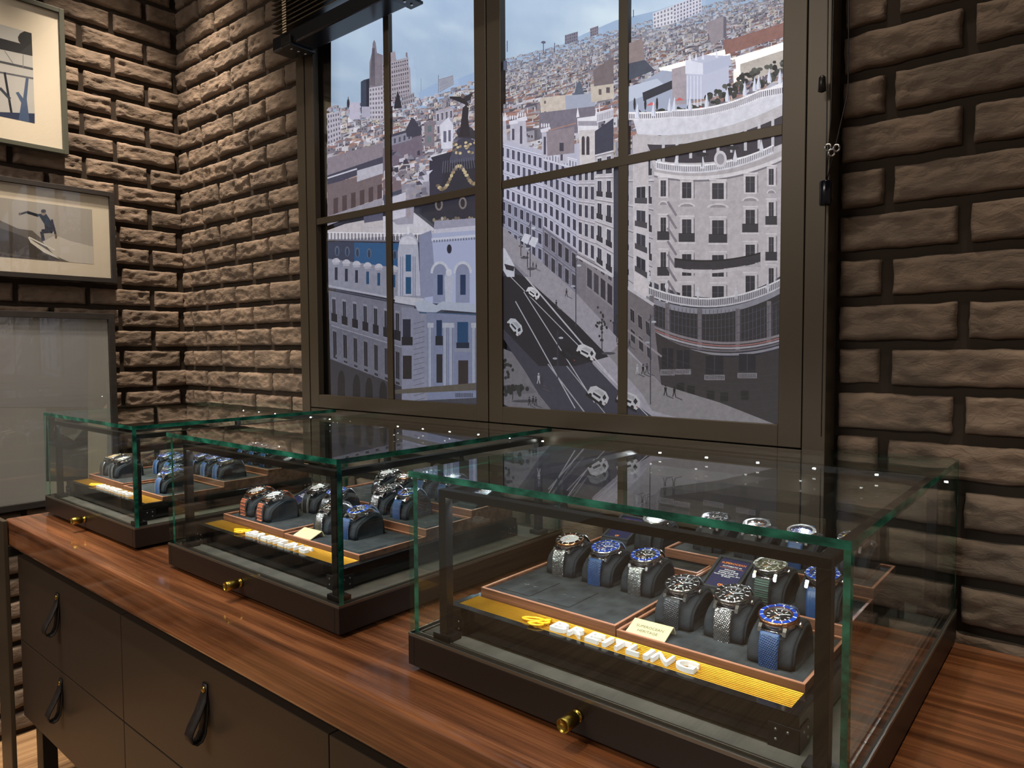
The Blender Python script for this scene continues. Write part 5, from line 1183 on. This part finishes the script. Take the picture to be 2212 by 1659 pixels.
wc('A', 'T2', -.115, .119, 'blue bezel watch with rose gold rim, closest to the camera', short='closest watch with the rose gold rim', bez='rose', ins='insblue', strap='meshr', smat='stblue', mk='lume')
wc('A', 'T3', -.176, .260, 'olive green watch on ribbed green strap', short='olive green watch', ins='insgreen', dial='dialgreen', strap='ribbed', smat='stgreen', num=True)
wc('A', 'T3', -.109, .262, 'blue dial watch on smooth blue rubber strap behind the right post', short='blue dial watch behind the right post', ins='insblue', dial='dialblue', strap='rubber', smat='stblue', num=True)
wc('A', 'T4', -.321, .407, 'steel watch on black rubber, leftmost on highest tray', short='leftmost watch on the highest tray', ins='insgrey', dial='dialblack', strap='rubber', smat='stblack', num=True)
wc('A', 'T4', -.252, .408, 'orange-marked watch on black strap, second on highest tray', short='orange-marked watch on the highest tray', ins='inssteel', dial='dialblack', strap='rubber', smat='stblack', num=True, mk='orange')
wc('A', 'T4', -.184, .410, 'blue dial watch on blue strap, third on highest tray', short='blue-strapped watch on the highest tray', ins='inssteel', dial='dialblue', strap='rubber', smat='stblue', num=True)
wc('A', 'T4', -.112, .417, 'yellow dial watch on dark strap at the back right corner', short='yellow dial watch', ins='insgrey', dial='dialyellow', strap='rubber', smat='stblack', num=True)
wc('A', 'T5', -.421, .391, 'silver dial watch on embossed black strap beside glaring card', short='watch beside the glaring card', ins='inssteel', dial='dialwhite', strap='rubber', smat='stblack', num=True)
# middle case
wc('B', 'T1', -.485, .119, 'rose gold watch on orange-brown strap, front left corner', short='front left watch with rose rim', bez='rose', ins='insblack', dial='dialwhite', strap='ribbed', smat='storange', buckle=True)
wc('B', 'T1', -.415, .116, 'steel watch on orange-brown ribbed strap, second from the left', short='second orange-strapped watch', ins='insblack', dial='dialwhite', strap='ribbed', smat='storange', buckle=True)
wc('B', 'T1', -.410, .220, 'white dial watch on black stitched leather strap', short='white dial watch with black leather strap', ins='insblack', dial='dialwhite', strap='leather', smat='stblack')
wc('B', 'T1', -.343, .220, 'blue bezel watch on steel link bracelet behind the corner post', short='steel bracelet watch behind the corner post', ins='insblue', dial='dialwhite', strap='bracelet', smat='steelb')
wc('B', 'T2', -.257, .147, 'black bezel watch on steel mesh beside the blank gold plate', short='steel mesh watch beside the blank gold plate')
wc('B', 'T2', -.184, .153, 'large blue bezel watch on blue strap at front right', short='large blue watch at front right', ins='insblue', dial='dialblack', strap='meshr', smat='stblue')
wc('B', 'T3', -.256, .282, 'black bezel watch on steel mesh, left one on middle step', short='left watch on the middle step')
wc('B', 'T3', -.187, .282, 'blue bezel watch on blue mesh, right one on middle step', short='right watch on the middle step', ins='insblue', strap='meshr', smat='stblue')
wc('B', 'T5', -.400, .405, 'silver dial watch on steel mesh at the back left', short='silver dial watch at the back left', dial='dialwhite', fine=False)
wc('B', 'T5', -.332, .405, 'rose gold bezel watch on steel mesh at the back', short='rose gold watch at the back', bez='rose', fine=False)
wc('B', 'T4', -.251, .402, 'blue strapped steel watch, left of two on highest tray', short='left blue watch on the highest tray', ins='insgrey', dial='dialblue', strap='meshr', smat='stblue', fine=False)
wc('B', 'T4', -.182, .402, 'pale dial watch on bright blue strap next to the back card', short='pale dial watch on the highest tray', ins='insblue', dial='dialwhite', strap='meshr', smat='stblue', fine=False)
# far case
wc('C', 'T1', -.495, .118, 'champagne dial watch on two-tone bracelet, front left', short='champagne dial watch', ins='inssteel', dial='dialgold', strap='bracelet', smat='steelb')
wc('C', 'T1', -.430, .118, 'steel watch on black stitched leather strap, second at the front', short='black leather strapped watch', ins='inssteel', dial='dialwhite', strap='leather', smat='stblack')
wc('C', 'T1', -.405, .225, 'blue leather chronograph, left one behind the corner post', short='left chronograph behind the corner post', ins='insblue', dial='dialblue', strap='leather', smat='stblueleather', chrono=True)
wc('C', 'T1', -.338, .225, 'blue leather chronograph, right one behind the corner post', short='right chronograph behind the corner post', ins='insblue', dial='dialblue', strap='leather', smat='stblueleather', chrono=True)
wc('C', 'T2', -.210, .150, 'bracelet chronograph beside the front navy-strapped one', short='bracelet chronograph at front right', ins='inssteel', dial='dialblue', strap='bracelet', smat='steelb', chrono=True)
wc('C', 'T2', -.142, .117, 'steel chronograph on navy stitched strap, front right', short='front right chronograph', ins='insblue', dial='dialblue', strap='leather', smat='stblueleather', chrono=True)
for x, n in ((-.270, 'leftmost'), (-.205, 'middle'), (-.140, 'rightmost')):
    wc('C', 'T3', x, .264, 'navy strapped chronograph, %s of three on the middle step' % n, short='%s chronograph on the middle step' % n, ins='insblue', dial='dialblue', strap='leather', smat='stblueleather', chrono=True)
for x, n in ((-.262, 'leftmost'), (-.200, 'middle'), (-.138, 'rightmost')):
    wc('C', 'T4', x, .400, 'blue strapped watch, %s of three on the highest tray' % n, short='%s watch on the highest tray' % n, ins='inssteel', dial='dialblue', strap='meshr', smat='stblue', fine=False)

# ------------------------------------------------------------------ cards and name plates
def card(c, tk, x, y, label, lines, d=.078, w=.053, hh=.034):
    X, Y = POS[c]; z = BT+DZ[tk]-.0005
    t = thing('information_card', label+' '+WHERE[c], 'card', (X+x, Y+y, z), 'sloping information cards')
    h0 = .008; mb = MB(); mb.prism([(0, 0), (0, h0*.6), (.004, h0), (d-.004, hh), (d, hh-.003), (d, 0)], -w/2, w/2); mb.build('sloped_holder', M['suede'], t)
    ang = math.atan2(hh-h0, d-.008); K = Matrix.Translation((0, .004, h0)) @ Matrix.Rotation(ang, 4, 'X')
    L = math.hypot(hh-h0, d-.008); m_ = .004
    cc = MB().box(-w/2+m_+.0018, w/2-m_-.0018, m_, L-m_, -.0002, .0007, 0, 0, K).build('printed_card', M['card_navy'], t)
    mb = MB()
    for (a, b_, e, f) in ((-w/2, -w/2+m_, 0, L), (w/2-m_, w/2, 0, L), (-w/2+m_, w/2-m_, 0, m_), (-w/2+m_, w/2-m_, L-m_, L)): mb.box(a, b_, e, f, -.001, .0026, 0, .0006, K)
    mb.build('raised_edge', M['suede'], t)
    mbw = MB(); mbo = MB(); yy = L-m_-.012
    for i, (txt, sz, o) in enumerate(lines):
        if txt == '-': mbo.box(-w/2+.009, w/2-.009, yy+.002, yy+.0023, .0007, .0009, 0, 0, K); yy -= .0035; continue
        vs, fs = text_mesh(txt, sz, .00008, 'CENTER', off=.00003); (mbo if o else mbw).add([(v.x, v.y+yy, v.z+.0009) for v in vs], fs, 0, False, K); yy -= sz*1.12
    for e in ((-.0016, 0, .0026, .0012), (.0012, .0008, .0018, .0013)): mbo.ring(e[2]*.55, e[2], .0007, .0009, 20, 0, K @ Matrix.Translation((e[0], m_+.006+e[1], 0)))
    mbw.build('white_print', M['print_white'], cc); mbo.build('orange_print', M['print_orange'], cc)
TXT = [('SUPEROCEAN', .0058, 1), ('AUTOMATIC 44', .0040, 0), ('-', 0, 1), ('Selfwinding', .0036, 0), ('mechanical 3 hands', .0036, 0), ('Breitling Caliber 17', .0036, 0), ('Power reserve approx. 38 h', .0033, 0), ('Ø 44mm', .0036, 0)]
card('A', 'T3', -.2405, .262, 'navy information card between black and green watches', TXT)
card('A', 'T5', -.489, .395, 'glaring navy information card at the back left', TXT)
card('B', 'T1', -.477, .222, 'navy information card behind the orange-strapped watches', TXT)
card('B', 'T4', -.108, .400, 'navy card at the right end of the highest tray', TXT)
card('C', 'T4', -.098, .412, 'navy card at the right end of the highest tray', TXT, w=.045)
def plate(c, x, y, label, txt):
    X, Y = POS[c]; t = thing('name_plate', label+' '+WHERE[c], 'name plate', (X+x, Y+y, BT+.043), 'pale gold name plates')
    K = Matrix.Rotation(R(2.5), 4, 'Z'); w = .0265
    mb = MB(); mb.prism([(0, .0012), (.0265, .0115), (.0285, .0112), (.0335, .0012), (.0325, .0002), (.0275, .0098), (.0265, .0102), (.0012, .0002)], -w, w, 0, False, K); mb.build('bent_plate', M['plate'], t)
    if txt:
        a = math.atan2(.0103, .0265); KK = K @ Matrix.Translation((0, 0, .0014)) @ Matrix.Rotation(a, 4, 'X'); mb = MB()
        for s, yy in (('SUPEROCEAN', .0155), ('HERITAGE', .0075)):
            vs, fs = text_mesh(s, .0060, .00006, 'CENTER'); mb.add([(v.x, v.y+yy, v.z+.0001) for v in vs], fs, 0, False, KK)
        mb.build('engraved_text', M['plate_txt'], t)
plate('A', -.2605, .0985, 'pale gold name plate reading superocean heritage', True)
plate('B', -.2530, .1020, 'pale gold name plate with faint text', False)
